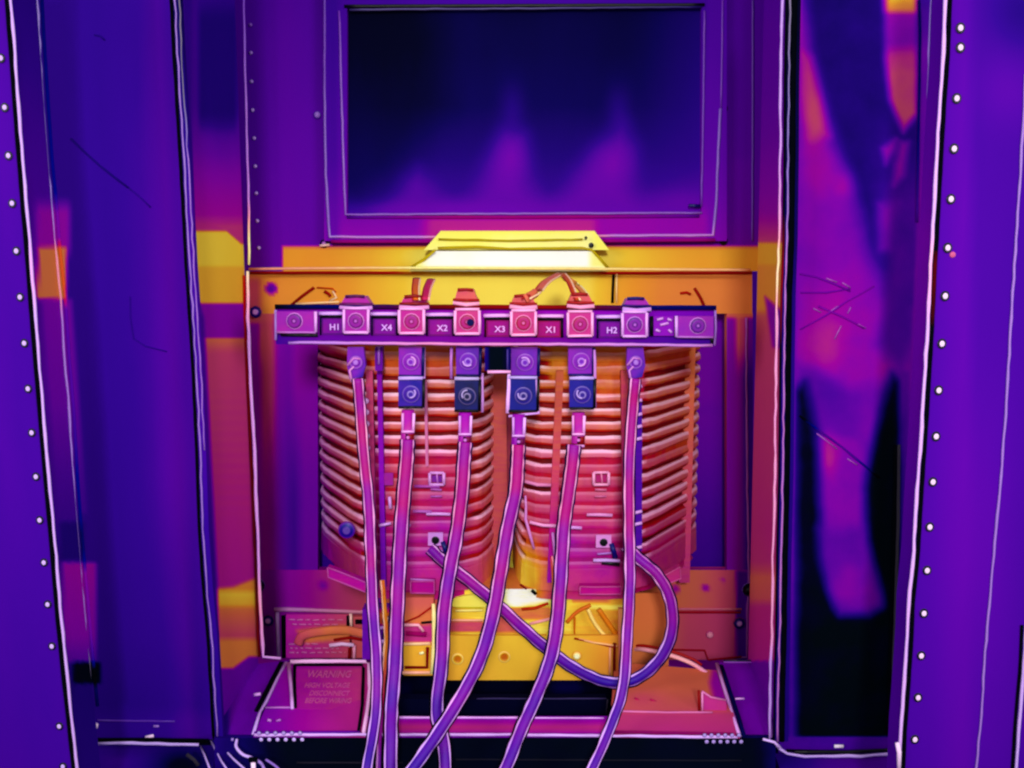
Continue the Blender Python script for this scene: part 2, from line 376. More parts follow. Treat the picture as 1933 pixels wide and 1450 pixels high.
for x0, x1 in ((-150, 330), (1500, 2090)):
    MB().rect(x0+8, UP, x1, 1620, 1.52, .2, step=90, thick=.01).build('panel_backing', 'steel', cab)

# fascia above the transformer
DU = DF
fas = Fld(lambda x, y: np.interp(x, [460, 480, 540, 600, 1380, 1420], [.34, .34, .37, .36, .37, .38])+np.interp(y, [0, 470], [-.02, .02]))
fas.box(1380, 1420, 300, 460, .40, 20)
fas.L.append((lambda x, y: sm((y-466)/4+.5)*sm((x-533)/7+.5), horz((533, .82), (700, .84), (800, .9), (1150, .89), (1300, .84), (1420, .82))))
fas.blob(972, 486, 200, 30, .94, .95, 0, 2)
MB().rect(440, UP-420, 1450, 512, DU, fas, step=6, thick=.004).build('fascia', 'steel', cab)
fx = MB().line([(455, UP), (460, 0), (463, 150), (467, 300), (470, 400), (470, 500)], 1.60, 2.2, vert((0, .36), (380, .5), (440, .9)), lambda x, y: np.interp(y, [0, 100, 300, 420], [.03, .1, .3, .5]), .6).build('edge_outline', 'trim', cab)
MB().line([(1421, 0), (1421, 200), (1420, 455)], DU-.002, 1.6, .37, .1, .3).build('edge_outline', 'trim', cab)
fsc = None
for i, (x, y) in enumerate([(473, 47), (474, 100), (475, 154), (477, 208), (480, 261), (482, 314), (484, 365), (486, 417), (489, 468)]):
    wv = [.12, .35, .45, .6, .65, .75, .8, .85, .9][i]
    MB().turned(x, y, DU-.001, [(3.6, .2, .3, -.1), (3.0, 1.5, .4, wv), (1.5, 2.5, .4, wv)], 12).build('rivet', 'trim', cab)
# base sill and plinth
sill = Fld(.26).blob(240, 1440, 60, 20, .3).blob(345, 1450, 60, 40, .02).blob(520, 1440, 80, 40, .2)
MB().sheet([P(150, 1407, 1.43), P(408, 1407, 1.43), P(380, 1625, 1.215), P(60, 1625, 1.215)], sill, step=8, thick=.01, back=(0, 0, -1)).build('base_sill', 'steel', cab)
MB().sheet([P(1462, 1422, 1.43), P(1700, 1422, 1.43), P(1760, 1640, 1.215), P(1540, 1640, 1.215)], Fld(.34).blob(1480, 1440, 60, 30, .2), step=8, thick=.01, back=(0, 0, -1)).build('base_sill', 'steel', cab)
sl = MB()
for pts in ([(378, 1409), (386, 1425), (396, 1452)], [(398, 1398), (408, 1418), (418, 1437), (428, 1452)], [(410, 1398), (425, 1416), (442, 1434), (462, 1452)]):
    sl.line(pts, [1.425, 1.40, 1.375, 1.36][:len(pts)], 2.6, .35, .8, .3)
sl.build('sill_rib', 'trim', cab)
MB().line([(185, 1404), (250, 1403), (320, 1405), (375, 1406)], 1.405, 3.4, .34, .9, .5).build('edge_outline', 'trim', cab)
MB().line([(165, 1397), (280, 1397), (392, 1399)], 1.41, 4.6, .02, -1, .1).build('dark_outline', 'groove', cab)
MB().line([(186, 1404), (176, 1420), (158, 1455)], [1.405, 1.38, 1.34], 2.2, .34, .5, .3).line([(172, 1398), (160, 1425), (143, 1460)], [1.40, 1.36, 1.32], 6, .02, -1, .1).build('corner_gusset', 'trim', cab)
MB().line([(181, 1364), (177, 1377), (174, 1392), (160, 1412), (150, 1435)], 1.375, 2.6, .4, .9, .4).line([(181, 1366), (180, 1374)], 1.37, 5, .4, 1.6).line([(148, 1368), (160, 1376), (175, 1376)], 1.38, 3, .03, -1).build('corner_bracket', 'trim', cab)
MB().line([(1460, 1400), (1472, 1412), (1486, 1424), (1520, 1428), (1600, 1428), (1700, 1424)], 1.40, 3.2, .36, .9, 1.4).line([(1500, 1420), (1600, 1420), (1690, 1416)], 1.405, 4, .05, -1, .2).build('edge_outline', 'trim', cab)
MB().line([(1694, 1402), (1698, 1420), (1697, 1455)], 1.21, 4.4, .4, 1.5, .5).build('corner_bracket', 'trim', cab)
MB().line([(1440, 1395), (1462, 1402), (1472, 1412)], 1.36, 3.4, .4, 1.0, 1.0).build('corner_bracket', 'trim', cab)

# ================================================================== SIDE PANELS
sp = thing('side_panel', 'left blank violet panel, with a long dark scratch and an orange patch', 'panel', P(230, 1395, DP), 'blank side panels beside the transformer bay')
MB().sheet([P(56, UP, DP), P(340, UP, DP), P(405, 1396, DP), P(140, 1396, DP)], sidewL, step=5, thick=.012).build('panel_sheet', 'steel', sp)
MB().line(L2, 1.288, 2.2, lambda x, y: np.interp(y, [0, 380, 450, 470, 560, 600, 1200, 1240, 1300], [.28, .34, .5, .7, .7, .42, .36, .05, .2]), .42, .9).line([(175, 1333), (160, 1352), (147, 1366)], 1.31, 2.2, .3, .35, .5).build('hem', 'trim', sp)
MB().line([(x+9, y) for x, y in L2], 1.290, 3.6, lambda x, y: heatL(x, y)-.03, -.1, .1).build('hem_fold', 'groove', sp)
MB().line([(133, 262), (160, 288), (190, 314), (220, 338), (243, 355)], DP-.0006, 1.9, .17, 0, .7).line([(243, 355), (262, 370), (285, 392)], DP-.0006, 1.2, .235, 0, .4).build('scratch', 'groove', sp)
MB().line([(246, 560), (246, 600), (252, 640), (275, 654), (315, 664)], DP-.0006, 1.2, .235, 0, .5).line([(178, 66), (190, 68), (198, 76)], DP-.0006, 1.6, .20, 0, .3).build('scuff', 'groove', sp)
MB().line([(185, 1360), (260, 1361), (330, 1362)], DP-.001, 2, .32, .04, .3).build('lip_fold', 'trim', sp)
MB().line([(275, 1392), (290, 1389)], DP-.004, 3.4, .4, 1.5, .1).build('latch', 'lug', sp)
MB().line([(290, 1371), (300, 1371)], DP-.003, 2.4, .4, .35, .1).build('screw', 'lug', sp)

pr_ = Fld(.33)
pr_.L.append((lambda x, y: 1.0+0*x, lambda x, y: np.interp(y, [-160, 0, 250, 480, 700, 900], [.18, .2, .23, .38, .46, .42])))
pr_.poly([(1525, -160), (1660, -160), (1665, 120), (1655, 330), (1660, 470), (1700, 470), (1715, 560), (1640, 560), (1625, 400), (1580, 280), (1550, 150)], .17, 80)
pr_.poly([(1500, -100), (1514, 0), (1530, 110), (1548, 190), (1580, 290), (1620, 400), (1648, 560), (1655, 650), (1690, 700), (1680, 780), (1500, 780)], vert((0, .52), (120, .55), (250, .52), (350, .46), (480, .44), (560, .5), (760, .46)), 54)
pr_.poly([(1514, 100), (1530, 110), (1550, 200), (1562, 255), (1530, 260), (1518, 180)], .62, 36).blob(1536, 225, 15, 40, .69, .8)
pr_.blob(1550, 330, 34, 40, .52, .7).blob(1590, 355, 20, 26, .56, .7)
pr_.poly([(1668, -160), (1732, -160), (1733, 150), (1732, 215), (1705, 250), (1680, 190), (1670, 110)], vert((-160, .8), (0, .84), (18, .78), (30, .5), (80, .46), (105, .6), (140, .66), (215, .68), (245, .6)), 24)
pr_.poly([(1665, 280), (1692, 262), (1690, 280), (1672, 310)], .5, 24).poly([(1700, 268), (1716, 268), (1706, 330), (1688, 350), (1690, 310)], .52, 24)
pr_.poly([(1658, 385), (1694, 385), (1682, 470), (1664, 470)], .43, 32)
pr_.poly([(1692, 385), (1735, 385), (1730, 640), (1700, 700), (1655, 650), (1672, 560)], .33, 40)
pr_.blob(1560, 640, 46, 60, .6, .75).blob(1562, 690, 30, 34, .58, .6).blob(1610, 720, 30, 50, .5, .6).blob(1650, 545, 26, 60, .5, .6)
pr_.poly([(1506, 690), (1545, 700), (1600, 740), (1640, 720), (1735, 720), (1730, 860), (1505, 860)], .38, 40).blob(1640, 800, 24, 60, .5, .6).blob(1575, 760, 40, 40, .33, .8)
pr_.poly([(1540, 820), (1625, 830), (1640, 950), (1640, 1010), (1545, 1010), (1538, 900)], .45, 24).blob(1562, 860, 22, 34, .66, .7).blob(1545, 845, 16, 20, .6, .5)
cold = [(1500, 738), (1519, 722), (1532, 770), (1544, 820), (1546, 950), (1556, 1060), (1575, 1145), (1585, 1160), (1640, 1160), (1662, 1145), (1655, 1090), (1636, 1020), (1634, 920), (1645, 860), (1668, 760), (1684, 705), (1700, 720), (1704, 860), (1735, 870), (1735, 1500), (1500, 1500)]
pr_.poly(cold, lambda x, y: np.interp(x, [1505, 1560, 1640, 1740], [.055, .015, .005, .01])*np.interp(y, [700, 1150, 1200], [1.2, 1, .5]), 38)
pr_.poly([(1700, 700), (1740, 700), (1724, 1400), (1686, 1400), (1698, 1000)], vert((700, .36), (900, .26), (1100, .14), (1350, .1)), 16)
pr_.poly([(1548, 1000), (1630, 1000), (1640, 1060), (1655, 1110), (1660, 1140), (1590, 1150), (1566, 1110), (1552, 1050)], vert((1000, .36), (1060, .36), (1120, .45), (1150, .34)), 52).blob(1600, 1088, 26, 36, .48, .8).blob(1636, 1130, 26, 16, .42, .7)
pr_.L.append((lambda x, y: 1-sm((x-np.interp(y, [0, 500, 1400], [1512, 1504, 1496]))/8+.5), vert((0, .5), (500, .42), (1000, .36), (1350, .3))))
pr_.L.append((lambda x, y: 1-sm((x-np.interp(y, [0, 500, 1400], [1504, 1492, 1488]))/8+.5), vert((0, .12), (1400, .15))))
pr_.L.append((lambda x, y: sm((x-np.interp(y, [0, 500, 1000, 1400], [1737, 1728, 1700, 1690]))/8+.5), vert((0, .3), (100, .4), (500, .44), (700, .42), (900, .3), (1100, .2), (1400, .22))))
pr_.L.append((lambda x, y: sm((y-1390)/5+.5), .32))
sp = thing('side_panel', 'right blank panel, smeared purple and magenta above with a black cold lower third', 'panel', P(1600, 1418, DP), 'blank side panels beside the transformer bay')
MB().sheet([P(1488, UP, DP), P(1790, UP, DP), P(1712, 1421, DP), P(1470, 1421, DP)], pr_, step=4.5, thick=.012).build('panel_sheet', 'smear', sp)
MB().line(R2, 1.263, 2.0, stripR, .22, .9).build('hem', 'trim', sp)
MB().line([(1735, 0), (1737, 60), (1736, 130), (1731, 420)], DP-.001, 2.4, vert((0, .14), (240, .2), (420, .36)), -.04, .2).build('hem_fold', 'groove', sp)
MB().line([(1697, 840), (1695, 1000), (1690, 1150), (1685, 1300), (1681, 1385)], DP-.001, 3, .01, .06, .4).line([(1690, 840), (1688, 1000), (1683, 1150), (1678, 1300), (1674, 1385)], DP-.001, 3, .0, -.5, .4).build('panel_outline', 'groove', sp)  # dark camera outlines along the panel edge
sc = MB()
for pts, tt in (([(1510, 517), (1540, 523), (1575, 536), (1605, 550)], .45), ([(1545, 578), (1590, 598), (1632, 620)], .48), ([(1510, 622), (1560, 594), (1600, 568), (1650, 540)], .47), ([(1512, 552), (1560, 552), (1605, 545)], .45)):
    sc.line(pts, DP-.0008, 1.8, tt, -.07, .8)
sc.line([(1510, 785), (1550, 815), (1590, 845), (1640, 885), (1660, 902)], DP-.0008, 2.2, vert((785, .02), (812, .42), (870, .42), (902, .02)), -.16, .8)
sc.build('scratch', 'groove', sp)
sc = MB()
for pts in ([(1560, 526), (1580, 533)], [(1590, 534), (1605, 543)], [(1542, 818), (1580, 848)], [(1600, 866), (1618, 878)], [(1535, 582), (1550, 590)], [(1620, 612), (1634, 620)], [(1600, 592), (1606, 580)], [(1565, 590), (1582, 578)], [(1575, 640), (1588, 615)]):
    sc.line(pts, DP-.0008, 1.2, .5, .16, .5)
sc.build('burr', 'trim', sp)
MB().line([(1504, 80), (1504, 300), (1501, 420), (1498, 500), (1496, 700)], DP-.001, 1.8, .55, .25, .8).build('lip_fold', 'trim', sp)
MB().line([(1575, 1409), (1592, 1409)], DP-.004, 3.8, .4, 1.8, .1).build('latch', 'lug', sp)
MB().line([(1484, 1417), (1600, 1420), (1700, 1414)], DP-.002, 3.2, .08, -.8, .1).build('dark_outline', 'groove', sp)

# ================================================================== ACCESS COVER (above)
ac = thing('access_cover', 'large rectangular cover with a dark recessed pane above the yellow hood', 'cover', P(990, 455, DU))
cv = Fld(lambda x, y: np.interp(y, [-160, 0, 300, 405, 440, 456], [.28, .3, .36, .42, .47, .46]))
cv.box(800, 1135, 412, 460, .58, 40, 14).box(1130, 1400, 400, 460, .49, 40)
cv.box(616, 640, -200, 470, vert((0, .28), (300, .31), (450, .4)), 12).box(1335, 1380, -200, 470, vert((0, .33), (300, .36), (450, .44)), 12)
fr = MB()
DC = DU-.02
for r in ((612, UP, 655, 455), (1324, UP, 1372, 455), (655, UP, 1324, 14), (655, 403, 1324, 455)):
    fr.rect(*r, DC, cv, step=7, thick=.018)
fr.build('cover_frame', 'steel', ac)
wn = Fld(lambda x, y: np.interp(y, [0, 100, 200, 300, 360, 395, 410], [.085, .095, .12, .2, .27, .36, .42]))
wn.poly([(600, -50), (760, -50), (830, 60), (840, 200), (760, 330), (690, 400), (600, 400)], vert((0, .045), (200, .07), (400, .13)), 120)
wn.L.append((lambda x, y: sm((x-1180)/180)*.9, lambda x, y: np.interp(y, [0, 100, 300, 400], [.2, .22, .27, .36])))
wn.poly([(740, 400), (768, 340), (790, 322), (815, 350), (835, 400)], .35, 66)
wn.poly([(890, 400), (920, 310), (955, 255), (985, 260), (996, 340), (1020, 400)], .38, 80).blob(965, 295, 30, 42, .44, .7).blob(968, 215, 22, 50, .3, .5)
wn.poly([(1050, 400), (1090, 330), (1140, 275), (1175, 240), (1192, 280), (1190, 350), (1200, 400)], .38, 80).blob(1155, 305, 42, 38, .44, .6).blob(1168, 215, 22, 45, .3, .5)
wn.blob(1290, 385, 60, 26, .4, .7).blob(870, 395, 200, 14, .42, .7)
MB().rect(648, 8, 1332, 410, DC+.012, wn, step=6, thick=.004).build('recessed_pane', 'steel', ac)
MB().line([(612, UP), (612, 0), (613, 200), (615, 330), (622, 447), (700, 448), (1000, 446), (1346, 444), (1352, 380), (1357, 260), (1360, 205)], DC-.001, 2.6, lambda x, y: np.where((y > 430) & (x > 630), np.where((x > 810) & (x < 1140), .6, .48), .36), lambda x, y: np.interp(y, [150, 200, 430, 445], [.05, .2, .25, .45]), .5).build('outer_bead', 'trim', ac)
MB().line([(1361, 205), (1363, 100), (1364, 0)], DC-.001, 1.6, .4, .06, .2).build('outer_bead', 'trim', ac)
MB().line([(660, 19), (800, 17), (1000, 16), (1200, 14), (1325, 13)], DC-.001, 2.0, .15, lambda x, y: np.interp(x, [640, 700, 1000, 1300], [.04, .14, .12, .02]), .5).line([(650, 12), (1330, 9)], DC-.001, 3, .03, -.3, .1).build('inner_bead', 'trim', ac)
MB().line([(640, 20), (643, 120), (646, 230), (649, 330), (652, 405), (700, 405), (900, 404), (1100, 403), (1325, 402)], DC-.001, 2.2, .40, lambda x, y: np.interp(y, [20, 100, 300, 400], [.04, .12, .3, .2]), .5).build('inner_bead', 'trim', ac)
MB().line([(1330, 20), (1328, 200), (1324, 390)], DC-.001, 2.0, .38, .06, .4).line([(1300, 388), (1322, 389)], DC-.001, 3, .2, -.1).build('inner_bead', 'trim', ac)
MB().line([(655, 410), (1000, 410), (1320, 408)], DC-.001, 3, lambda x, y: np.interp(x, [650, 850, 1100, 1300], [.42, .56, .56, .45]), -.18, .1).line([(625, 456), (820, 456)], DC-.001, 3.2, .55, -.2, .1).line([(1135, 455), (1350, 453)], DC-.001, 3.2, .55, -.2, .1).build('cover_dark_outline', 'groove', ac)
for x, y, a in ((599, 217, 1), (612, 460, 2), (1366, 205, 3), (1366, 455, 3)):
    MB().turned(x, y, DU-.003, {1: [(7, .2, .3, -.1), (4, 2, .4, .35), (2, 3, .4, .35)], 2: [(8, .2, .4, -.9), (6, 2, .3, -.9), (3, 3, .5, .3)], 3: [(8, .2, .3, -.4), (6, 2, .2, -.5), (3, 3, .2, -.4)]}[a], 14).build('cover_screw', 'lug', ac)
MB().line([(604, 464), (622, 462)], DU-.006, 2.5, .8, .8, .2).build('cover_clip', 'lug', ac)

# ================================================================== VENT HOOD
hood = thing('vent_hood', 'glowing yellow trapezoid hood with a white slanted face under the access cover', 'vent', P(960, 510, DU))
hf = Fld(vert((430, .89), (437, .94), (478, .95), (484, .985), (510, .985))).box(1120, 1160, 430, 520, .93, 20)
hq = MB().sheet([P(832, 436, DC-.012), P(1122, 436, DC-.012), P(1150, 472, DC-.022), P(800, 472, DC-.022)], hf, step=6, thick=.02)
hq.build('hood_cap', 'steel', hood)
hw = Fld(1.0).box(760, 800, 470, 520, .95, 26).box(1112, 1170, 470, 520, .94, 18).box(760, 1170, 503, 512, .955, 6)
MB().sheet([P(822, 474, DC-.024), P(1116, 474, DC-.024), P(1148, 512, DC-.05), P(772, 512, DC-.05)], hw, step=5, thick=.03).build('hood_face', 'steel', hood)
MB().line([(828, 452), (900, 453), (960, 455), (1100, 452)], DC-.02, 2.0, .9, -.75, .4).line([(826, 468), (900, 466), (960, 470), (1100, 468), (1118, 472), (1134, 490), (1148, 506)], DC-.03, 2.2, .9, -.6, .4).line([(822, 472), (800, 490), (776, 505)], DC-.04, 2.6, .9, -.6, .4).build('hood_seam', 'groove', hood)
for x, y in ((1116, 463), (1106, 449)):
    MB().turned(x, y, DC-.026, [(5 if y > 455 else 3, .3, .4, -1), (4 if y > 455 else 2.4, 1.6, .02, -1), (1, 2, .02, -1)], 12).build('hood_screw', 'lug', hood)

# ================================================================== TRANSFORMER
tr = thing('dry_transformer', 'dry type transformer with two orange ribbed windings glowing inside its steel frame', 'transformer', P(950, 1245, DF))
DE = DF-.03
top = Fld(horz((465, .78), (500, .79), (650, .82), (720, .86), (800, .915), (1110, .915), (1170, .83), (1250, .79), (1420, .77)))
top.box(440, 492, 525, 700, .68, 18, 20).blob(512, 545, 11, 11, .36, 1, 0, 3).blob(1345, 590, 40, 16, .78, .8)
MB().rect(466, 512, 1420, 592, DE, top, step=6, thick=.02).build('top_beam', 'steel', tr)
MB().line([(470, 508), (700, 506), (860, 506), (1140, 508), (1417, 510)], DE-.052, 2.6, horz((470, .76), (700, .86), (800, .93), (1150, .9), (1420, .82)), .25, .2).build('beam_hem', 'trim', tr)
MB().line([(468, 515), (700, 515), (1000, 516), (1420, 515)], DE-.003, 2.8, horz((470, .7), (700, .75), (820, .9), (1100, .89), (1180, .72), (1420, .7)), -.62, .2).build('beam_outline', 'groove', tr)
pst = Fld(horz((465, .48), (488, .48), (500, .66), (514, .64), (527, .44), (545, .42), (560, .48), (600, .47)))
pst.L.append((lambda x, y: sm((y-700)/260)*.8, horz((465, .46), (500, .5), (520, .45), (545, .3), (556, .26), (575, .40), (600, .40))))
pst.box(466, 515, 560, 610, .7, 12).box(490, 512, 600, 680, .68, 10, 60).box(538, 560, 1080, 1150, .17, 10)
MB().sheet([P(466, 592, DE), P(600, 592, DE), P(600, 1150, DE), P(492, 1150, DE)], pst, step=5, thick=.02).build('frame_post', 'steel', tr)
bg = Fld(lambda x, y: np.interp(y, [580, 760, 900, 1050, 1080], [.40, .36, .31, .28, .28])).box(540, 580, 560, 760, .46, 16, 120)
bg.box(1300, 1400, 580, 780, .42, 20, 100).box(1300, 1400, 780, 1074, vert((780, .41), (900, .35), (1000, .3), (1074, .29)), 20, 30)
MB().rect(560, 590, 660, 1076, DF+.03, bg, step=8, thick=.005).build('baffle', 'steel', tr)
MB().rect(1240, 590, 1385, 1076, DF+.03, bg, step=8, thick=.005).build('baffle', 'steel', tr)
psr = Fld(horz((1360, .45), (1385, .46), (1394, .70), (1404, .64), (1414, .42), (1421, .42)))
psr.L.append((lambda x, y: sm((y-640)/80), horz((1375, .45), (1395, .48), (1402, .44), (1408, .3), (1425, .3)))); psr.box(1360, 1425, 570, 600, .74, 10)
MB().rect(1372, 592, 1421, 1150, DE, psr, step=5, thick=.02).build('frame_post', 'steel', tr)
MB().line([(1409, 600), (1409, 800), (1411, 950), (1414, 1100), (1411, 1150), (1409, 1240), (1350, 1245)], DE-.002, 2.0, .5, .18, .7).build('post_hem', 'trim', tr)
MB().line([(467, 512), (468, 600), (472, 700), (478, 800), (482, 900), (486, 1000), (489, 1090), (492, 1150), (497, 1240), (530, 1243)], 1.595, 3.2, vert((515, .86), (570, .7), (640, .48), (1080, .5), (1140, .65), (1240, .5)), .75, .7).build('post_hem', 'trim', tr)
MB().line([(461, 520), (462, 600), (466, 700), (471, 800), (476, 900), (480, 1000), (484, 1100), (487, 1200), (490, 1240)], 1.60, 3.0, vert((515, .8), (560, .8), (640, .6), (1080, .55), (1240, .6)), -.6, .2).build('post_outline', 'groove', tr)  # dark camera outline beside the bright post edge
# sill plate under the windings
lo = Fld(horz((490, .50), (515, .46), (560, .50), (640, .62), (760, .74), (860, .86), (960, .9), (1120, .86), (1190, .78), (1260, .74), (1330, .71), (1420, .64)))
lo.box(500, 1420, 1150, 1260, horz((490, .44), (640, .60), (760, .72), (860, .8), (1160, .82), (1200, .76), (1300, .67), (1420, .63)), 6)
lo.blob(1275, 1112, 8, 8, .5, 1, 0, 2).blob(1332, 1110, 8, 7, .5, 1, 0, 2).blob(1365, 1095, 5, 5, .55, 1, 0, 2).box(1390, 1425, 1076, 1250, .33, 6).box(1410, 1425, 1140, 1250, .5, 4)
lo.blob(610, 1105, 8, 8, .4, .8)
MB().sheet([P(486, 1076, DE-.001), P(1421, 1076, DE-.001), P(1412, 1246, DE-.001), P(497, 1244, DE-.001)], lo, step=6, thick=.02).build('bottom_beam', 'steel', tr)
MB().line([(518, 1151), (600, 1152), (700, 1156)], DE-.004, 4.2, horz((518, .5), (700, .7)), .45, .5).line([(1270, 1150), (1400, 1150)], DE-.003, 2.2, .68, .12, .3).line([(523, 1156), (526, 1238)], DE-.003, 3.5, .45, .7, .3).build('beam_hem', 'trim', tr)
MB().line([(1270, 1156), (1398, 1156)], DE-.003, 2.6, .62, -.3, .2).line([(1255, 1226), (1330, 1228), (1337, 1246), (1400, 1240)], DE-.003, 2.2, .62, -.3, .2).line([(535, 1162), (536, 1242)], DE-.004, 4.5, .04, -.9, .1).line([(538, 1162), (700, 1166)], DE-.0035, 3.5, .5, -.45, .2).build('beam_outline', 'groove', tr)
for (x, y, d, k) in ((483, 589, DE-.004, 0), (487, 1105, DE-.004, 1), (507, 1171, DE-.004, 0), (1414, 1113, DE-.004, 1), (1395, 1176, DE-.004, 0), (1340, 1198, DE-.004, 2), (1447, 1222, 1.66, 0)):
    pf = [[(12, .2, .55, -.1), (11, 3, .5, -.5), (7, 4, .4, -.3), (4, 6, .5, .7)], [(14, .2, .4, .4), (12, 3, .1, -.9), (9, 10, .02, -.9), (5, 12, .02, -.9)], [(8, .2, .6, -.1), (6, 3, .66, .3), (2, 4, .7, .5)]][k]
    MB().turned(x, y, d, pf, 8 if k == 0 else 16).build('frame_bolt', 'lug', tr if x != 1447 else cab)
MB().turned(408, 1216, 1.60, [(17, .2, .2, -.3), (15, 4, .08, -.8), (10, 14, .02, -.9), (5, 17, .2, .8)], 16).turned(420, 1222, 1.62, [(14, .2, .3, 0), (12, 3, .15, -.5), (4, 5, .2, -.3)], 12).build('cable_gland', 'lug', cab)
MB().turned(427, 1277, 1.60, [(15, .2, .05, -.5), (11, 3, .02, -.6), (4, 5, .02, -.6)], 16, 1).build('cable_gland', 'lug', cab)
# marks on the top beam
MB().line([(550, 576), (572, 558), (593, 543)], DE-.003, 2.6, .62, -.45, .2).line([(1311, 544), (1322, 562), (1332, 584)], DE-.003, 2.8, .64, -.45, .2).line([(598, 543), (628, 545), (634, 552)], DE-.003, 1.6, .72, -.15, .4).line([(612, 550), (620, 555), (624, 560)], DE-.003, 3, .64, -.4, .2).line([(1284, 554), (1296, 552), (1304, 556)], DE-.003, 2.4, .68, -.3, .3).line([(1158, 518), (1157, 545), (1156, 572)], DE-.003, 2.6, .5, -.95, .2).build('wiring_scar', 'groove', tr)
MB().line([(628, 550), (635, 562), (622, 568)], DE-.003, 2.2, .85, .5, .3).line([(1164, 516), (1164, 572)], DE-.003, 2, .88, .3, .2).line([(558, 574), (640, 570)], DE-.003, 2.2, .86, .4, .2).build('wiring_nick', 'trim', tr)

# windings ------------------------------------------------------------
def chaikin(pts, n=2):
    for _ in range(n):
        o = []
        for i in range(len(pts)):
            a, b = pts[i], pts[(i+1) % len(pts)]
            o += [(a[0]*.86+b[0]*.14, a[1]*.86+b[1]*.14), (a[0]*.14+b[0]*.86, a[1]*.14+b[1]*.86)]
        pts = o
    return pts
def zat(py, d=DCO): return P(900, py, d).z
def winding(fl, fr, bl_, br_, field, bare, parent):
    xl, xr = P(fl, 700, DCO).x, P(fr, 700, DCO).x; xa, xb = P(bl_, 700, DF).x, P(br_, 700, DF).x
    base = [(xl, DCO), (xr, DCO), (xb, DF-.03), (xb, DF+.06), (xr, 2.12), (xl, 2.12), (xa, DF+.06), (xa, DF-.03)]
    pl = np.array(chaikin(base, 3)); n = len(pl)
    tg = np.roll(pl, -1, 0)-np.roll(pl, 1, 0); nm = np.stack([tg[:, 1], -tg[:, 0]], 1); nm /= np.linalg.norm(nm, axis=1)[:, None]
    rows = []                         # (py, outward offset, lift: rib tops painted lit, undersides shaded)
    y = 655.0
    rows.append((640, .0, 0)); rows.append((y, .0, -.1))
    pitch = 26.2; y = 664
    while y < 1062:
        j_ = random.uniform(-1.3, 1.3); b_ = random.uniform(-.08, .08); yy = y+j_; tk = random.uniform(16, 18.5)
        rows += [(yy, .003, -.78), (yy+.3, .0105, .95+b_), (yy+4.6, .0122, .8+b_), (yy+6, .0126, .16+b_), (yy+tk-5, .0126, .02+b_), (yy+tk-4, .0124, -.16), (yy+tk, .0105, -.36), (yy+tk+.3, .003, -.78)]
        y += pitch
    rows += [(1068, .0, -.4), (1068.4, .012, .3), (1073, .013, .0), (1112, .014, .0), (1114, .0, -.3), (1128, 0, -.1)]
    vs = []; wv = []
    for ri, (py, off, w) in enumerate(rows):
        z0 = zat(py)
        for k in range(n):
            # patches of plain wrap where the turns do not show
            px_, py_ = pr((pl[k][0], pl[k][1], z0))
            bw = bare(px_, py)
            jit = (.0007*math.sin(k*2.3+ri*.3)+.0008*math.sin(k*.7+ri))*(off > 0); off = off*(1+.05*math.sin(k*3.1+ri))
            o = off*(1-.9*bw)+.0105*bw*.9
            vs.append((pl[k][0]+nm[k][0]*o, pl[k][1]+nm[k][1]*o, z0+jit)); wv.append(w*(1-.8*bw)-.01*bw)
    fs = []
    for r in range(len(rows)-1):
        for k in range(n):
            k2 = (k+1) % n; fs.append((r*n+k, (r+1)*n+k, (r+1)*n+k2, r*n+k2))
    top_i = tuple(range(n)); fs.append(top_i)
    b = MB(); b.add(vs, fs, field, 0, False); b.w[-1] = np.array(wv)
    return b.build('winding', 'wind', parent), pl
wf = Fld(lambda x, y: np.interp(y, [650, 760, 900, 1000, 1100], [.745, .735, .71, .67, .63]))
wf.L.append((lambda x, y: 1-sm((x-605)/45), lambda x, y: np.interp(y, [650, 800, 1050], [.60, .58, .46])))
wf.blob(830, 1010, 50, 100, .53, .8).blob(800, 870, 60, 60, .58, .5).blob(735, 1050, 50, 60, .5, .6).blob(930, 800, 40, 170, .71, .9).blob(715, 860, 14, 140, .46, .5)
wf.box(700, 780, 645, 668, .78, 14).box(820, 870, 645, 720, .73, 12)
wf.poly([(985, 700), (1320, 640), (1320, 900), (985, 900)], vert((650, .76), (800, .73), (900, .66)), 20)
wf.poly([(985, 900), (1320, 880), (1320, 1120), (985, 1120)], vert((880, .70), (960, .66), (1050, .61), (1110, .63)), 30)
wf.blob(1130, 930, 70, 60, .65, .7).blob(1120, 1060, 80, 50, .55, .7).blob(1080, 1020, 26, 40, .42, .7).blob(1204, 720, 12, 130, .46, .7).blob(1290, 760, 26, 160, .74, .7).blob(1050, 690, 40, 40, .8, .8)
wf.blob(992, 1085, 40, 66, .93, .98).blob(940, 1090, 26, 40, .84, .8)
def bareL(x, y):
    v = 0
    if 815 < x < 872 and 650 < y < 715: v = 1
    if 608 < x < 650 and y < 690: v = 1
    if 700 < x < 755 and y < 705: v = 1
    if 700 < x < 880 and y > 862: v = 1
    if 640 < x < 690 and y > 1030: v = 1
    if y > 930 and 855 < x < 920 and not 960 < y < 985: v = .8
    return v
def bareR(x, y):
    v = 0
    if 1030 < x < 1080 and y < 720: v = 1
    if 1110 < x < 1215 and y < 745: v = 1
    if 1045 < x < 1190 and y > 862: v = 1
    if 1000 < x <= 1045 and (880 < y < 905 or y > 935): v = 1
    if 1210 < x < 1300 and (680 < y < 700 or 865 < y < 885 or 1000 < y < 1020 or y > 1035): v = 1
    return v
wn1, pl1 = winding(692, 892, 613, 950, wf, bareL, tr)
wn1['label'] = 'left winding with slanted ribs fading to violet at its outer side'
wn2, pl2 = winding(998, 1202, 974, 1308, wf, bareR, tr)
wn2['label'] = 'right winding with brighter orange ribs'
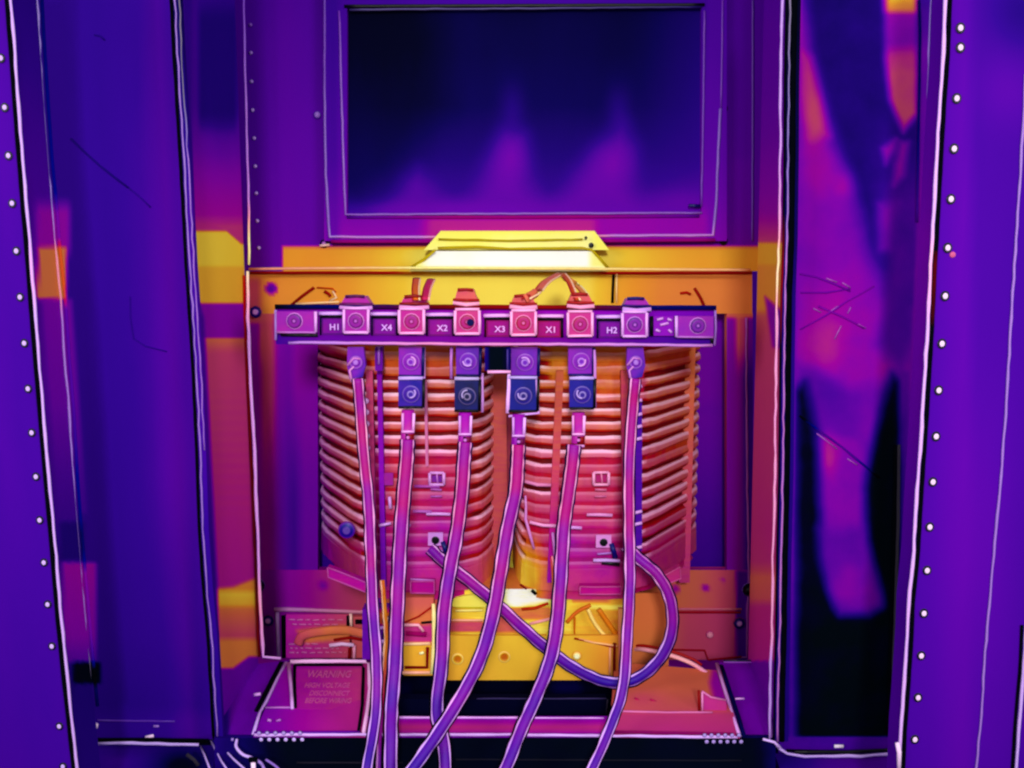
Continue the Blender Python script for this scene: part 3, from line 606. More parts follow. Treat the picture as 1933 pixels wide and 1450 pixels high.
# vertical spacer sticks and flanks of the coils
def stick(x0, y0, x1, y1, wpx, d, t, w, nm='spacer_stick', par=None, mat='core'):
    q = MB().quad([(x0-wpx/2, y0), (x0+wpx/2, y0), (x1+wpx/2, y1), (x1-wpx/2, y1)], d, t, w, step=12, thick=.012); return q.build(nm, mat, par)
stick(697, 700, 704, 1108, 13, 1.572, vert((700, .66), (900, .63), (1100, .5)), .0, par=wn1)
stick(716, 700, 724, 1108, 9, 1.574, vert((700, .47), (900, .46), (1100, .40)), .0, par=wn1)
stick(803, 720, 806, 880, 5, 1.574, .62, .3, par=wn1, mat='trim'); stick(877, 720, 879, 880, 5, 1.574, .62, .2, par=wn1, mat='trim')
stick(940, 660, 944, 1075, 30, 1.70, vert((660, .73), (900, .70), (1075, .70)), .0, 'coil_flank', wn1)
stick(1178, 700, 1184, 1100, 12, 1.574, vert((700, .7), (1000, .58)), -.04, par=wn2)
stick(1057, 700, 1040, 1100, 14, 1.574, vert((700, .74), (900, .68), (1100, .52)), -.03, par=wn2)
stick(1206, 760, 1206, 1040, 12, 1.585, .36, -.05, par=wn2)
stick(1303, 655, 1292, 1100, 20, 1.775, vert((655, .76), (800, .73), (1100, .62)), .0, 'coil_flank', wn2)
gl = MB()   # bright coil nicks seen between the two left cables
for y in (757, 778, 800, 823, 846, 868, 915, 960, 985): gl.turned(691+(y-757)*.03, y, 1.562, [(6, .2, .5, .4), (5, 2.5, .5, 1.0), (2, 3.5, .5, 1.1)], 10)
gl.build('tie_knot', 'trim', wn1)
gl = MB()
for y in (730, 756, 782, 805, 828, 966, 988, 1033): gl.line([(1196, y+3), (1212, y-1)], 1.57, 3.2, .5, .8, .3)
gl.build('tie_knot', 'trim', wn2)
# buckles on the banding
def buckle(x0, y0, x1, y1, t, par):
    q = MB(); c = [(x0, y0), (x1, y0), (x1, y1), (x0, y1), (x0, y0)]
    for i in range(4): q.line([c[i], c[i+1]], 1.572, 3.0, t, .7, .5)
    q.rect(x0+4, y0+5, x1-4, y1-5, 1.576, t-.04, -.12, thick=.003)
    q.line([((x0+x1)/2, y0), ((x0+x1)/2+2, y1)], 1.572, 1.8, t, .3, .4)
    q.line([(x0+2, y1+9), (x1-4, y1+10)], 1.574, 2.2, t, .2, .4).line([(x0+2, y1+22), (x1-4, y1+22)], 1.574, 2, t, .2, .4)
    return q.build('banding_buckle', 'trim', par)
buckle(811, 893, 838, 915, .52, wn1); buckle(1121, 892, 1149, 915, .64, wn2)
def lugblock(x0, y0, x1, y1, t, par):
    q = MB(); q.rect(x0, y0, x1, y1, 1.573, t, .55, thick=.004); q.turned((x0+x1)/2, (y0+y1)/2+2, 1.572, [(8, .2, .2, -.8), (6, 1, .05, -.9), (2, 1.2, .05, -.9)], 10)
    q.line([(x0+3, y1+12), (x1, y1+10)], 1.573, 2.4, .46, .4, .5).line([(x1, y1-8), (x1+8, y1+20)], 1.573, 5, .2, -.1, .5)
    return q.build('tap_lug', 'lug', par)
lugblock(808, 1006, 836, 1030, .5, wn1); lugblock(1125, 1010, 1154, 1034, .55, wn2)
bd = MB()
for a, b, y, t, w in ((805, 850, 970, .5, .75), (780, 815, 965, .52, .2), (782, 830, 918, .52, .1)): bd.line([(a, y), (b, y+1)], 1.573, 3.2, t, w, .4)
bd.rect(716, 893, 742, 916, 1.576, .54, -.1, thick=.003).line([(735, 938), (737, 960)], 1.573, 3.2, .5, .7, .4).line([(716, 992), (738, 988)], 1.573, 3, .48, .7, .4).line([(775, 1094), (820, 1096)], 1.572, 2, .5, .35, .5)
bd.line([(755, 985), (775, 993)], 1.573, 3, .45, .5, .6)
bd.build('banding', 'trim', wn1)
bd = MB()
for a, b, y, t, w in ((1108, 1156, 972, .58, .6), (990, 1040, 915, .62, .4), (1000, 1050, 992, .6, .7), (1070, 1098, 996, .5, .7), (1120, 1170, 1058, .45, .8)): bd.line([(a, y-6 if a < 1040 else y), ((a+b)/2, y), (b, y+1)], 1.571, 3.4, t, w, .5)
bd.line([(992, 935), (992, 980), (1000, 1010), (1008, 1036)], 1.571, 2.6, .55, .5, 1).line([(1043, 1005), (1048, 1060), (1046, 1100)], 1.571, 2.6, .52, .45, 1).line([(1136, 1062), (1170, 1066)], 1.573, 4, .1, -.6)
bd.build('banding', 'trim', wn2)
MB().turned(655, 1000, 1.60, [(17, .2, .5, -.1), (16, 5, .42, -.1), (10, 7, .3, -.15), (6, 8, .3, .1)], 18).build('tap_knob', 'lug', wn1)
# lower clamps of the coils
def clamp(pts, t, par, w=-.1):
    q = MB().poly(pts, 1.565, t, w-.02, .02); q.line(pts+[pts[0]], 1.563, 1.5, t, .12, .6); return q.build('coil_clamp', 'core', par)
clamp([(618, 1072), (640, 1080), (690, 1100), (690, 1118), (655, 1104), (620, 1090)], .57, wn1, .0)
clamp([(775, 1098), (820, 1098), (820, 1120), (775, 1120)], .58, wn1, -.02)
clamp([(1095, 1108), (1172, 1108), (1172, 1122), (1095, 1122)], .6, wn2, -.02)
clamp([(1240, 1095), (1284, 1070), (1286, 1092), (1246, 1108)], .62, wn2, .0)
# core leg and yoke
cf = Fld(vert((640, .66), (900, .68), (1020, .74), (1060, .88), (1110, .95))).box(940, 985, 640, 1000, .68, 12)
cf.poly([(972, 1035), (985, 1060), (1012, 1100), (940, 1130), (925, 1100), (955, 1080)], .92, 16)
MB().rect(930, 690, 1010, 1130, 1.76, cf, step=6, thick=.16).build('core_leg', 'core', tr)
yk = Fld(horz((690, .72), (780, .78), (850, .86), (900, .90), (960, .93), (1060, .9), (1120, .85), (1180, .82)))
yk.blob(990, 1128, 60, 22, .965, .9).poly([(955, 1118), (975, 1103), (1000, 1112), (1035, 1125), (1033, 1133), (1000, 1138), (975, 1150), (960, 1140)], 1.0, 14)
yk.poly([(860, 1128), (900, 1112), (925, 1128), (922, 1142), (862, 1142)], .925, 8)
yk.box(690, 860, 1125, 1146, .73, 10).box(700, 720, 1120, 1180, .42, 8).box(1080, 1150, 1125, 1136, .74, 6).box(1112, 1178, 1141, 1152, .93, 5).box(960, 1040, 1146, 1170, .77, 5)
yk.box(838, 912, 1172, 1192, .68, 4).box(925, 985, 1165, 1195, .72, 6)
MB().rect(690, 1112, 1190, 1204, 1.60, yk, step=4.5, thick=.12).build('core_yoke', 'core', tr)
yl = MB()
yl.line([(860, 1146), (912, 1147)], 1.596, 2, .92, -.35, .4).line([(860, 1153), (910, 1152)], 1.596, 2.4, .92, .2, .3).line([(842, 1171), (912, 1171)], 1.596, 2.2, .8, .4, .2)
yl.line([(1084, 1166), (1084, 1200), (1120, 1206), (1165, 1216)], 1.596, 2.4, .8, -.35, .6).line([(1000, 1178), (1040, 1168)], 1.594, 3, .75, .5, .3).line([(985, 1150), (1010, 1148), (1035, 1139)], 1.594, 3.2, .75, -.3, .4)
yl.line([(982, 1103), (994, 1112)], 1.594, 2.2, .7, -.7, .3).line([(1004, 1114), (1012, 1122)], 1.594, 3.4, .2, -.9, .3)
yl.build('yoke_seam', 'groove', tr)
# inner leads at the foot of the windings
ld = MB()
for pts, r, t, w in (([(1110, 1150), (1122, 1175), (1140, 1198), (1160, 1212)], 3.6, .9, .2), ([(1130, 1150), (1145, 1172), (1165, 1200)], 5, .78, -.1), ([(1070, 1175), (1090, 1155), (1115, 1142)], 4, .76, -.1)):
    ld.tube([P(*c) for c in rnd_path([(a, b, 1.585) for a, b in pts], 5)], m(r, 1.58), t, w, 8)
ld.build('lead_wire', 'cable', tr)

# ================================================================== TERMINAL BOARD
tb = thing('terminal_board', 'horizontal terminal board with raised bolt plates and marked pockets across both windings', 'terminal board', P(935, 650, DBAR))
bar = Fld(horz((520, .42), (600, .46), (800, .49), (1000, .50), (1200, .45), (1350, .42)))
bar.box(560, 600, 590, 630, .52, 20, k=.5)
MB().sheet([P(519, 582, DBAR), P(1352, 582, DBAR), P(1350, 650, DBAR), P(521, 650, DBAR)], bar, lambda x, y: np.where(y > 632, -.22, -.04), step=5, thick=.03).build('channel', 'steel', tb)
MB().line([(519, 579), (700, 579), (1000, 580), (1352, 581)], DBAR-.006, 4.4, horz((519, .3), (700, .5), (1000, .62), (1352, .4)), -.5, .2).build('channel_groove', 'groove', tb)
bs = [(556, 606), (672, 606), (777, 607), (882, 608), (988, 610), (1095, 612), (1198, 613), (1317, 615)]
MB().line([(545, 647), (700, 648), (900, 650), (1100, 650), (1345, 652)], DBAR-.006, 3.0, horz((519, .42), (760, .56), (800, .6), (1000, .56), (1200, .5)), .42, .6).line([(520, 585), (521, 620), (520, 642)], DBAR-.004, 2.6, .4, .5, .4).line([(1350, 585), (1351, 620), (1349, 652)], DBAR-.004, 2.4, .42, .35, .4).line([(530, 632), (600, 633)], DBAR-.004, 3, .15, -.3, .2).line([(1344, 634), (1344, 648)], DBAR-.004, 3, .15, -.5, .2).build('channel_lip', 'trim', tb)
tb_t = [.51, .53, .59, .61, .63, .61, .51, .49]
for i, (x, y) in enumerate(bs):
    wpx = 42 if i in (0, 7) else 22
    t = tb_t[i]
    x0, x1 = (x-34, x+40) if i == 0 else ((x-40, x+30) if i == 7 else (x-23, x+23))
    pq = MB().rect(x0, y-18 if i in (0, 7) else y-24, x1, y+22, DBAR-.010, t, -.03, step=10, thick=.010)
    if i in (0, 7): pq.line([(x1 if i == 0 else x0, y-18), (x1 if i == 0 else x0, y+21)], DBAR-.011, 3, t, .75, .4).line([(x0, y+21), (x1, y+22)], DBAR-.011, 2, t, .3, .4)
    else:
        for c in (([(x0, y-22), (x0, y+22)]), ([(x1, y-22), (x1, y+22)]), ([(x0, y+22), (x1, y+22)]), ([(x0, y-24), (x1, y-24)])):
            pq.line(c, DBAR-.011, 2.8, t, .8, .5)
    bp = pq.build('bolt_plate', 'lug', tb)
    MB().turned(x, y, DBAR-.0105, [(16, .2, t, .35), (14.5, 1.2, t, .4), (13.6, 1.3, t-.02, -.4), (12.8, 4.5, t-.02, -.34), (10.5, 5, t-.02, -.14), (5.5, 5.1, t-.02, -.14), (5, 3.8, t-.02, -.3), (3.2, 3.9, t-.02, -.25), (2.6, 5, t-.02, .2)], 12).build('bolt', 'lug', bp)
    if i == 3: MB().turned(x+6, y+1, DBAR-.0155, [(7, .2, .15, -.1), (6.5, 1.5, .15, -.1)], 12).build('paint_dab', 'plate', bp)
txt = ['H1', 'X4', 'X2', 'X3', 'X1', 'H2']
pockets = [(603, 653, 594, 632), (700, 752, 595, 633), (804, 858, 596, 634), (914, 966, 598, 636), (1010, 1063, 599, 637), (1126, 1176, 600, 638)]
def text(s, px, py, d, hpx, t, w, parent, name='marking', mat='plate', sx=1.0, flat=None):
    cu = bpy.data.curves.new(name, 'FONT'); cu.body = s; cu.size = 1; cu.extrude = .02; cu.align_x = 'CENTER'; cu.align_y = 'CENTER'; cu.offset = .018
    o = bpy.data.objects.new('tmp_'+name, cu); COL.objects.link(o)
    me = bpy.data.meshes.new_from_object(o.evaluated_get(bpy.context.evaluated_depsgraph_get())); bpy.data.objects.remove(o)
    k = m(hpx/.72, d); c = P(px, py, d)
    me.transform(Matrix.Translation(c-wl(parent)) @ (flat or Matrix.Identity(4)) @ Matrix.Rotation(math.pi/2, 4, 'X') @ Matrix.Diagonal((k*sx, k, k, 1)))
    for nm, v in (('warmth', t), ('lift', w)):
        a = me.attributes.new(nm, 'FLOAT', 'POINT'); a.data.foreach_set('value', [v]*len(me.vertices))
    me.materials.clear(); me.materials.append(M[mat]); me.name = name
    ob = bpy.data.objects.new(name, me); COL.objects.link(ob); ob.parent = parent; WORLD[ob.name] = wl(parent); return ob
for i, (x0, x1, y0, y1) in enumerate(pockets):
    t = [.47, .48, .5, .53, .55, .47][i]
    q = MB().rect(x0, y0, x1, y1, DBAR-.002, t+.02, -.32, step=12, thick=.003)
    q.rect(x0+7, y0+9, x1-7, y1-3, DBAR-.003, t+.02, -.2, step=12, thick=.002)
    q.line([(x0-1, y0-2), (x1+1, y0-2)], DBAR-.004, 3.6, t, .8, .3)
    q.line([(x0+2, y0+4), (x1-2, y0+4)], DBAR-.0035, 2.4, t, -.7, .1).line([(x0+2, y0+2), (x0+2, y1)], DBAR-.0035, 2.0, t, -.6, .1).line([(x1-2, y0+2), (x1-2, y1)], DBAR-.0035, 2.6, t, -.8, .1)
    pk = q.build('marker_pocket', 'plate', tb)
    text(txt[i], (x0+x1)/2+4, (y0+y1)/2+5, DBAR-.0055, 11.5, t, .75, pk, sx=1.05)
q = MB().rect(1230, 597, 1276, 634, DBAR-.006, .46, .0, step=12, thick=.006)
for c in (([(1230, 597), (1230, 634)]), ([(1276, 597), (1276, 634)])): q.line(c, DBAR-.007, 3.6, .2, -.8, .1)
for c in (([(1240, 604), (1252, 601)]), ([(1238, 622), (1246, 626)]), ([(1262, 622), (1268, 628)]), ([(1260, 602), (1268, 605)]), ([(1246, 614), (1262, 610)])): q.line(c, DBAR-.0075, 2.4, .5, .6, .4)
q.build('rating_tag', 'plate', tb)
# clamps and leads above the board
for i, (x, y, wd, hh, t) in enumerate(((672, 570, 62, 18, .55), (782, 569, 56, 16, .62), (880, 562, 50, 26, .70), (988, 569, 52, 18, .70), (1096, 567, 52, 20, .70), (1202, 573, 54, 16, .50))):
    pts = [(x-wd/2, y+9), (x-wd/2+4, y+1), (x-wd/3, y-hh*.55), (x+wd*.28, y-hh*.6), (x+wd*.38, y-2), (x+wd/2, y+9)]
    q = MB().poly(pts, DBAR-.004, t, -.05, .03)
    q.line([(x-wd/2, y+10), (x, y+13), (x+wd/2, y+11)], DBAR-.008, 4.0, t-.04, .6, .6)
    q.line([(x-wd/3, y-hh*.55), (x, y-hh*.62), (x+wd*.26, y-hh*.55)], DBAR-.006, 3, t-.03, -.45, .5)
    q.line([(x-wd/2, y+4), (x+wd/2, y+5)], DBAR-.006, 2.6, t-.03, -.4, .5)
    q.build('lead_clamp', 'lug', tb)
def ribbon(pts, wpx, d, t, w, par, nm='braided_lead'):
    q = MB(); c = rnd_path([(a, b, k) for (a, b), k in zip(pts, d)], 5)
    q.tube([P(*p) for p in c], [m(wpx/2, p[2]) for p in c], t, w, 10, .35); 
    q.tube([P(p[0]-wpx*.42, p[1], p[2]-.005) for p in c], m(1.6, 1.5), t, -.45, 6); q.tube([P(p[0]+wpx*.5, p[1], p[2]-.004) for p in c], m(2.0, 1.5), t+.1, .5, 6)
    return q.build(nm, 'cable', par)
ribbon([(785, 566), (784, 545), (786, 526)], 14, [1.49, 1.55, 1.62], .74, -.1, tb)
ribbon([(802, 566), (806, 545), (813, 528)], 15, [1.48, 1.54, 1.62], .66, -.1, tb)
ribbon([(992, 564), (1012, 552), (1030, 532), (1056, 517)], 17, [1.49, 1.52, 1.58, 1.66], .73, -.02, tb)
ribbon([(1062, 516), (1074, 532), (1084, 556), (1090, 566)], 10, [1.66, 1.58, 1.52, 1.49], .73, -.15, tb)
ribbon([(1066, 524), (1090, 540), (1104, 556)], 12, [1.64, 1.60, 1.55], .8, .02, tb)
# vertical terminal pads
pads = [(775, 683, 44, 54, .47), (775, 742, 46, 54, .30), (883, 682, 44, 54, .41), (881, 746, 46, 60, .14), (990, 684, 50, 54, .43), (987, 745, 54, 62, .22), (1096, 682, 46, 52, .46), (1098, 743, 46, 56, .26)]
for i, (x, y, wd, hg, t) in enumerate(pads):
    low = i % 2; dd = DBAR+.012-.006*low
    q = MB().rect(x-wd/2, y-hg/2, x+wd/2, y+hg/2, dd, Fld(t).blob(x+wd*.2, y-5, 12, 20, t-.08, .6), -.04, step=6, thick=.012)
    q.line([(x-wd/2, y-hg/2-1), (x+wd/2, y-hg/2-1)], dd-.002, 3.4 if low else 1.8, t+.06, .8 if low else .1, .6)
    q.line([(x+wd/2+2, y-hg/2), (x+wd/2+1, y+hg/2)], dd-.001, 3, t, -.5, .3)
    q.line([(x-wd/2, y+hg/2), (x+wd/2, y+hg/2)], dd-.001, 2.6, t-.1, -.4, .4)
    pd = q.build('terminal_pad', 'lug', tb)
    MB().turned(x+1, y+(0 if not low else 2), dd-.001, [(17, .2, t, .1), (16, 1.6, t, .22), (14, 2.0, t, -.02), (8.5, 2.2, t-.03, 0), (8, 6, t, .02), (6, 7, t, .45), (3.5, 7.2, t-.05, 0)], 18).build('stud', 'lug', pd)
    q = MB(); ang = random.uniform(0, 6); q.tube([P(x+9*math.cos(ang+k*.35), y+9*math.sin(ang+k*.35), dd-.008) for k in range(8)], m(1.8, 1.5), t+.05, .65, 6); q.build('lock_ring', 'trim', pd)
for x, t in ((672, .45), (1200, .42)):
    q = MB().poly([(x-16, 655), (x+14, 655), (x+18, 690), (x+12, 712), (x-12, 716), (x-17, 690)], DBAR+.01, Fld(t).blob(x+8, 705, 12, 22, .15, .9), 0, .012)
    q.line([(x-16, 690), (x-4, 676), (x+8, 678)], DBAR+.007, 2.2, t+.1, .4, .4).line([(x-8, 722), (x-12, 700), (x-4, 692)], DBAR+.007, 2.2, t+.1, .5, .4)
    q.turned(x, 684, DBAR+.009, [(13, .2, t, .15), (12, 2, t, .2), (7, 2.4, t-.02, -.05), (6, 5, t, .0), (3, 5.5, t, .35)], 14)
    q.build('terminal_pad', 'lug', tb)
for x0, x1, x2, y1, t in ((838, 845, 0, 650, .66), (724, 738, 0, 690, .40)):
    pass
MB().rect(708, 655, 722, 700, 1.545, .42, 0, thick=.02).line([(715, 655), (715, 688)], 1.54, 2.4, .45, .3, .4).build('cable_tie', 'plate', tb)
# little black inspection block
MB().rect(915, 656, 964, 700, DBAR-.002, Fld(.004).box(905, 922, 650, 705, .16, 8).box(954, 970, 650, 705, .12, 8), 0, step=5, thick=.02).line([(958, 660), (958, 698)], DBAR-.004, 1.6, .2, .08, .2).build('sensor_block', 'dark', tb, 'small black cold block')
MB().line([(920, 702), (964, 702)], DBAR-.002, 3, .6, .8, .4).line([(961, 706), (958, 780)], DBAR+.006, 3.4, .5, 1.0, .5).line([(1013, 716), (1017, 780), (960, 786)], DBAR+.006, 2.6, .48, .7, .5).line([(1122, 660), (1124, 770)], DBAR+.008, 2.4, .5, .45, .8).build('pad_bracket', 'trim', tb)
sb = MB()
for (x, a, b) in ((800, 655, 770), (852, 655, 715), (910, 705, 778)): sb.line([(x, a), (x, b)], DBAR+.018, 3.0, .5, .6 if x != 852 else .3, .6)
sb.build('pad_bracket', 'trim', tb)

# ================================================================== CABLES
def depth_at(y): return float(np.interp(y, [690, 780, 1000, 1250, 1350, 1400, 1500, 1600], [1.49, 1.49, 1.46, 1.41, 1.375, 1.345, 1.30, 1.27]))
def cable(pts, wpx, label, ft, lug=None, dof=0.0, dfun=None, grp='cables dropping from the terminal board', edge=(.75, .6), name='power_cable', shadow=True):
    c = rnd_path([(x, y, (dfun or depth_at)(y)+dof) if not isinstance(y, tuple) else (x, y[0], y[1]) for x, y in pts], 8)
    w3 = [P(*p) for p in c]; wpx *= .78; ph = random.uniform(0, 6)
    f0 = ft; ft = lambda x, y: ev(f0, x, y)+.025*np.sin(y/37+ph)+.015*np.sin(y/13+2*ph)
    root = thing(name, label, 'cable', w3[-1], grp)
    MB().tube(w3, [m(wpx/2, p[2]) for p in c], ft, -.11, 18).build('jacket', 'cable', root)
    # pale camera outlines built along both flanks of the jacket
    def flank(side, off, r, w, dy):
        q = []
        for i, p in enumerate(c):
            a = c[max(0, i-1)]; b = c[min(len(c)-1, i+1)]; tx, ty = b[0]-a[0], b[1]-a[1]; L_ = math.hypot(tx, ty)+1e-6
            nx, ny = -ty/L_*side, tx/L_*side
            wb = .9*math.sin(i*1.3+side)*.6
            q.append(P(p[0]+nx*(off+wb), p[1]+ny*(off+wb), p[2]-dy))
        return q
    q = MB()
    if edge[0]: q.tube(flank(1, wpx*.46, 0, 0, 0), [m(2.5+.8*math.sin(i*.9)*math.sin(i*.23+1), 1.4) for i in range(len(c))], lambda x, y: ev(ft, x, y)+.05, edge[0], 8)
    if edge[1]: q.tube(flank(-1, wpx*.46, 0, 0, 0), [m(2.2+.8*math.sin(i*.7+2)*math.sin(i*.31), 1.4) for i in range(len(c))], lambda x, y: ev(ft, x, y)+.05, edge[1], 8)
    q.build('flank_outline', 'cable', root)
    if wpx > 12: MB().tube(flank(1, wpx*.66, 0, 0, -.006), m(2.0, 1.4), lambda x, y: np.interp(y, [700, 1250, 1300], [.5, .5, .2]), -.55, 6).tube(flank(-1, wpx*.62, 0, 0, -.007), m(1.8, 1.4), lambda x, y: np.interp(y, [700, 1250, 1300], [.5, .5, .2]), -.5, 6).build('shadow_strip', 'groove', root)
    if lug:
        x, y0, y1, t = lug; d = DBAR+.004
        q = MB().tube([P(x, y0-6, d), P(x, y0+26, d), P(x, y0+27, d), P(x-1, y1-10, d), P(x-1, y1, d)], [m(12, d), m(12, d), m(13, d), m(13, d), m(12, d)], t, 0, 14)
        q.line([(x-10, y0), (x-10, y0+34)], d-.009, 2.4, t, .6, .4).line([(x+11, y0), (x+10, y0+34)], d-.009, 2.8, t, .9, .4)
        q.build('crimp_lug', 'lug', root)
        MB().tube([P(x, y0+37, d), P(x-1, y0+53, d)], m(13, d), t+.04, -.42, 14).line([(x-12, y0+35), (x+12, y0+35)], d-.013, 2.4, t, .75, .3).line([(x-12, y0+57), (x+11, y0+57)], d-.013, 2.4, t, .75, .3).turned(x, y0+46, d-.0105, [(4, .1, t, 0), (2.4, 2, t, .4)], 8).build('crimp_band', 'lug', root)
    return root
cx = vert((680, .52), (800, .57), (950, .55), (1100, .51), (1250, .46), (1400, .40))
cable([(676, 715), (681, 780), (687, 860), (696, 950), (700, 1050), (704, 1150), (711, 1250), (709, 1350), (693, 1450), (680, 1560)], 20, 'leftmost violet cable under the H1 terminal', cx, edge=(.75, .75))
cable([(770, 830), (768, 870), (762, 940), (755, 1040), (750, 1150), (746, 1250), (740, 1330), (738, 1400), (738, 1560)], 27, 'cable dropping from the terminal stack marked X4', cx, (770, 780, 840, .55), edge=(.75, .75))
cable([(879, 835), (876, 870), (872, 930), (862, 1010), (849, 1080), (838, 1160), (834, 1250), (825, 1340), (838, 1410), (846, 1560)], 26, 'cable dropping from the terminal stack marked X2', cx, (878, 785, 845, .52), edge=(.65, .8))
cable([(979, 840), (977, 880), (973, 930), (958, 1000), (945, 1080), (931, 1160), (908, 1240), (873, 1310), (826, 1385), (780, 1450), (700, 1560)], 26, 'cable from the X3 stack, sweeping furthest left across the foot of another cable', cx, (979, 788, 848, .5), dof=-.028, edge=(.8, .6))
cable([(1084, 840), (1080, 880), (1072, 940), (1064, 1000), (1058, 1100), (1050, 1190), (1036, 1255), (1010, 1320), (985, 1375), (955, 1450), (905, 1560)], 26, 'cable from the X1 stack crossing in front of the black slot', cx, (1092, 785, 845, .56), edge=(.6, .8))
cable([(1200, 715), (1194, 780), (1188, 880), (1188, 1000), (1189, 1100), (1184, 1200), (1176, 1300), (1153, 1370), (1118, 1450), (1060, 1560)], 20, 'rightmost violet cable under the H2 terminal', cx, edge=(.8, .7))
# the looping control cable and the thin wire
dl = lambda y: 1.475
cable([(812, 1035), (838, 1060), (880, 1092), (935, 1138), (1000, 1197), (1050, 1238), (1100, 1270), (1150, 1288), (1200, 1282), (1245, 1244), (1268, 1190), (1264, 1130), (1240, 1085), (1206, 1055), (1180, 1030)], 22, 'loose cable looping in a wide arc around the lower right of the windings', vert((1030, .5), (1200, .47), (1290, .36)), dfun=lambda y: float(np.interp(y, [1030, 1100, 1290], [1.525, 1.50, 1.485])), grp=None, edge=(.3, .8), name='looped_cable')
w_ = thing('thin_wire', 'thin pale wire arching from behind the loop to the right shelf edge', 'wire', P(1368, 1292, 1.60))
MB().tube([P(*p) for p in rnd_path([(1190, 1226, 1.66), (1215, 1226, 1.62), (1262, 1236, 1.60), (1305, 1252, 1.585), (1340, 1275, 1.575), (1368, 1292, 1.57)], 6)], m(4.2, 1.6), horz((1200, .72), (1300, .75), (1370, .55)), .65, 10).build('insulation', 'cable', w_)
MB().tube([P(*p) for p in rnd_path([(1180, 1221, 1.665), (1215, 1219, 1.63), (1262, 1228, 1.61), (1305, 1243, 1.60), (1325, 1256, 1.59)], 6)], m(2.8, 1.6), .65, -.3, 8).build('insulation', 'cable', w_)
# pale service conductor beside the second cable
cable([(723, 1095), (727, 1150), (730, 1200), (727, 1260), (722, 1320), (718, 1380), (716, 1440), (716, 1560)], 9, 'slim orange conductor squeezed between the two leftmost cables', vert((1100, .75), (1200, .82), (1300, .66), (1400, .5)), dof=.015, grp=None, edge=(.45, 0), name='slim_conductor')
cable([(1040, 1050), (1044, 1100), (1042, 1170), (1033, 1200)], 6, 'short bright wire beside the cable from the X1 stack', vert((1050, .66), (1120, .9), (1200, .86)), dof=.05, grp=None, edge=(0, .4), name='short_wire')

# ================================================================== LOWER COMPARTMENT
lp = thing('lower_plate', 'bright orange mounting plate with round dimples below the windings', 'plate', P(980, 1285, 1.57))
pf = Fld(lambda x, y: np.interp(x, [740, 860, 960, 1080, 1130, 1180], [.80, .855, .875, .865, .83, .80])+np.interp(y, [1195, 1290], [.0, -.02]))
MB().rect(838, 1200, 1168, 1284, 1.575, pf, step=6, thick=.006).build('plate_face', 'steel', lp)
for x, y, k in ((860, 1244, 0), (948, 1240, 0), (1085, 1238, 1)):
    MB().turned(x+4, y, 1.574, [(12, .2, .86, .12), (10, 1.5, .88, .15), (7, 1.5, .82, -.25), (5, .8, .8, -.35)] if not k else [(10, .2, .8, -.2), (7, 2, .88, .2), (4, 4, .95, .6)], 16).build('dimple', 'lug', lp)
MB().line([(1092, 1206), (1120, 1213), (1166, 1220)], 1.573, 2, .84, .25, .3).line([(1152, 1222), (1151, 1280)], 1.573, 2.2, .8, .2, .3).build('plate_hem', 'trim', lp)
MB().line([(1160, 1214), (1159, 1282)], 1.573, 3, .6, -.6, .2).line([(1084, 1205), (1160, 1222)], 1.573, 2, .7, -.45, .3).build('plate_dark_outline', 'groove', lp)
MB().rect(1168, 1150, 1181, 1288, 1.57, vert((1150, .8), (1288, .68)), .12, thick=.01).build('plate_edge', 'steel', lp)
MB().rect(1181, 1120, 1262, 1290, 1.64, vert((1120, .76), (1220, .77), (1290, .74)), 0, thick=.006).build('side_wing', 'steel', lp)
# junction box
jb = thing('junction_box', 'small orange box with bright metal edges between two cables', 'box', P(785, 1275, 1.56))
jf = Fld(vert((1140, .72), (1170, .76), (1185, .62), (1210, .62), (1216, .85), (1280, .83)))
jf.poly([(765, 1178), (815, 1150), (818, 1176), (795, 1180)], .76, 6)
MB().rect(762, 1128, 818, 1275, 1.565, jf, step=5, thick=.05).build('box_body', 'steel', jb)
MB().line([(760, 1216), (812, 1215)], 1.563, 3, .84, .45, .4).line([(756, 1270), (812, 1270)], 1.563, 3.6, .8, .4, .3).line([(818, 1140), (820, 1200), (816, 1272)], 1.562, 4, .9, .4, .5).line([(762, 1180), (790, 1180), (799, 1192)], 1.562, 3, .72, .7, .3).build('box_edge', 'trim', jb)
MB().line([(764, 1260), (806, 1260), (807, 1222)], 1.562, 3.4, .6, -.55, .2).line([(795, 1176), (815, 1174)], 1.562, 2.6, .4, -.9, .2).line([(762, 1176), (790, 1164), (815, 1146)], 1.562, 1.8, .66, -.3, .2).line([(766, 1196), (805, 1198)], 1.562, 5, .58, -.25, .4).build('box_dark_outline', 'groove', jb)
MB().line([(792, 1234), (800, 1232)], 1.562, 3, .9, .6).build('box_screw', 'lug', jb)
MB().poly([(842, 1144), (860, 1128), (914, 1120), (926, 1138), (914, 1146), (862, 1146)], 1.59, .925, 0, .01).build('hot_tab', 'steel', jb)
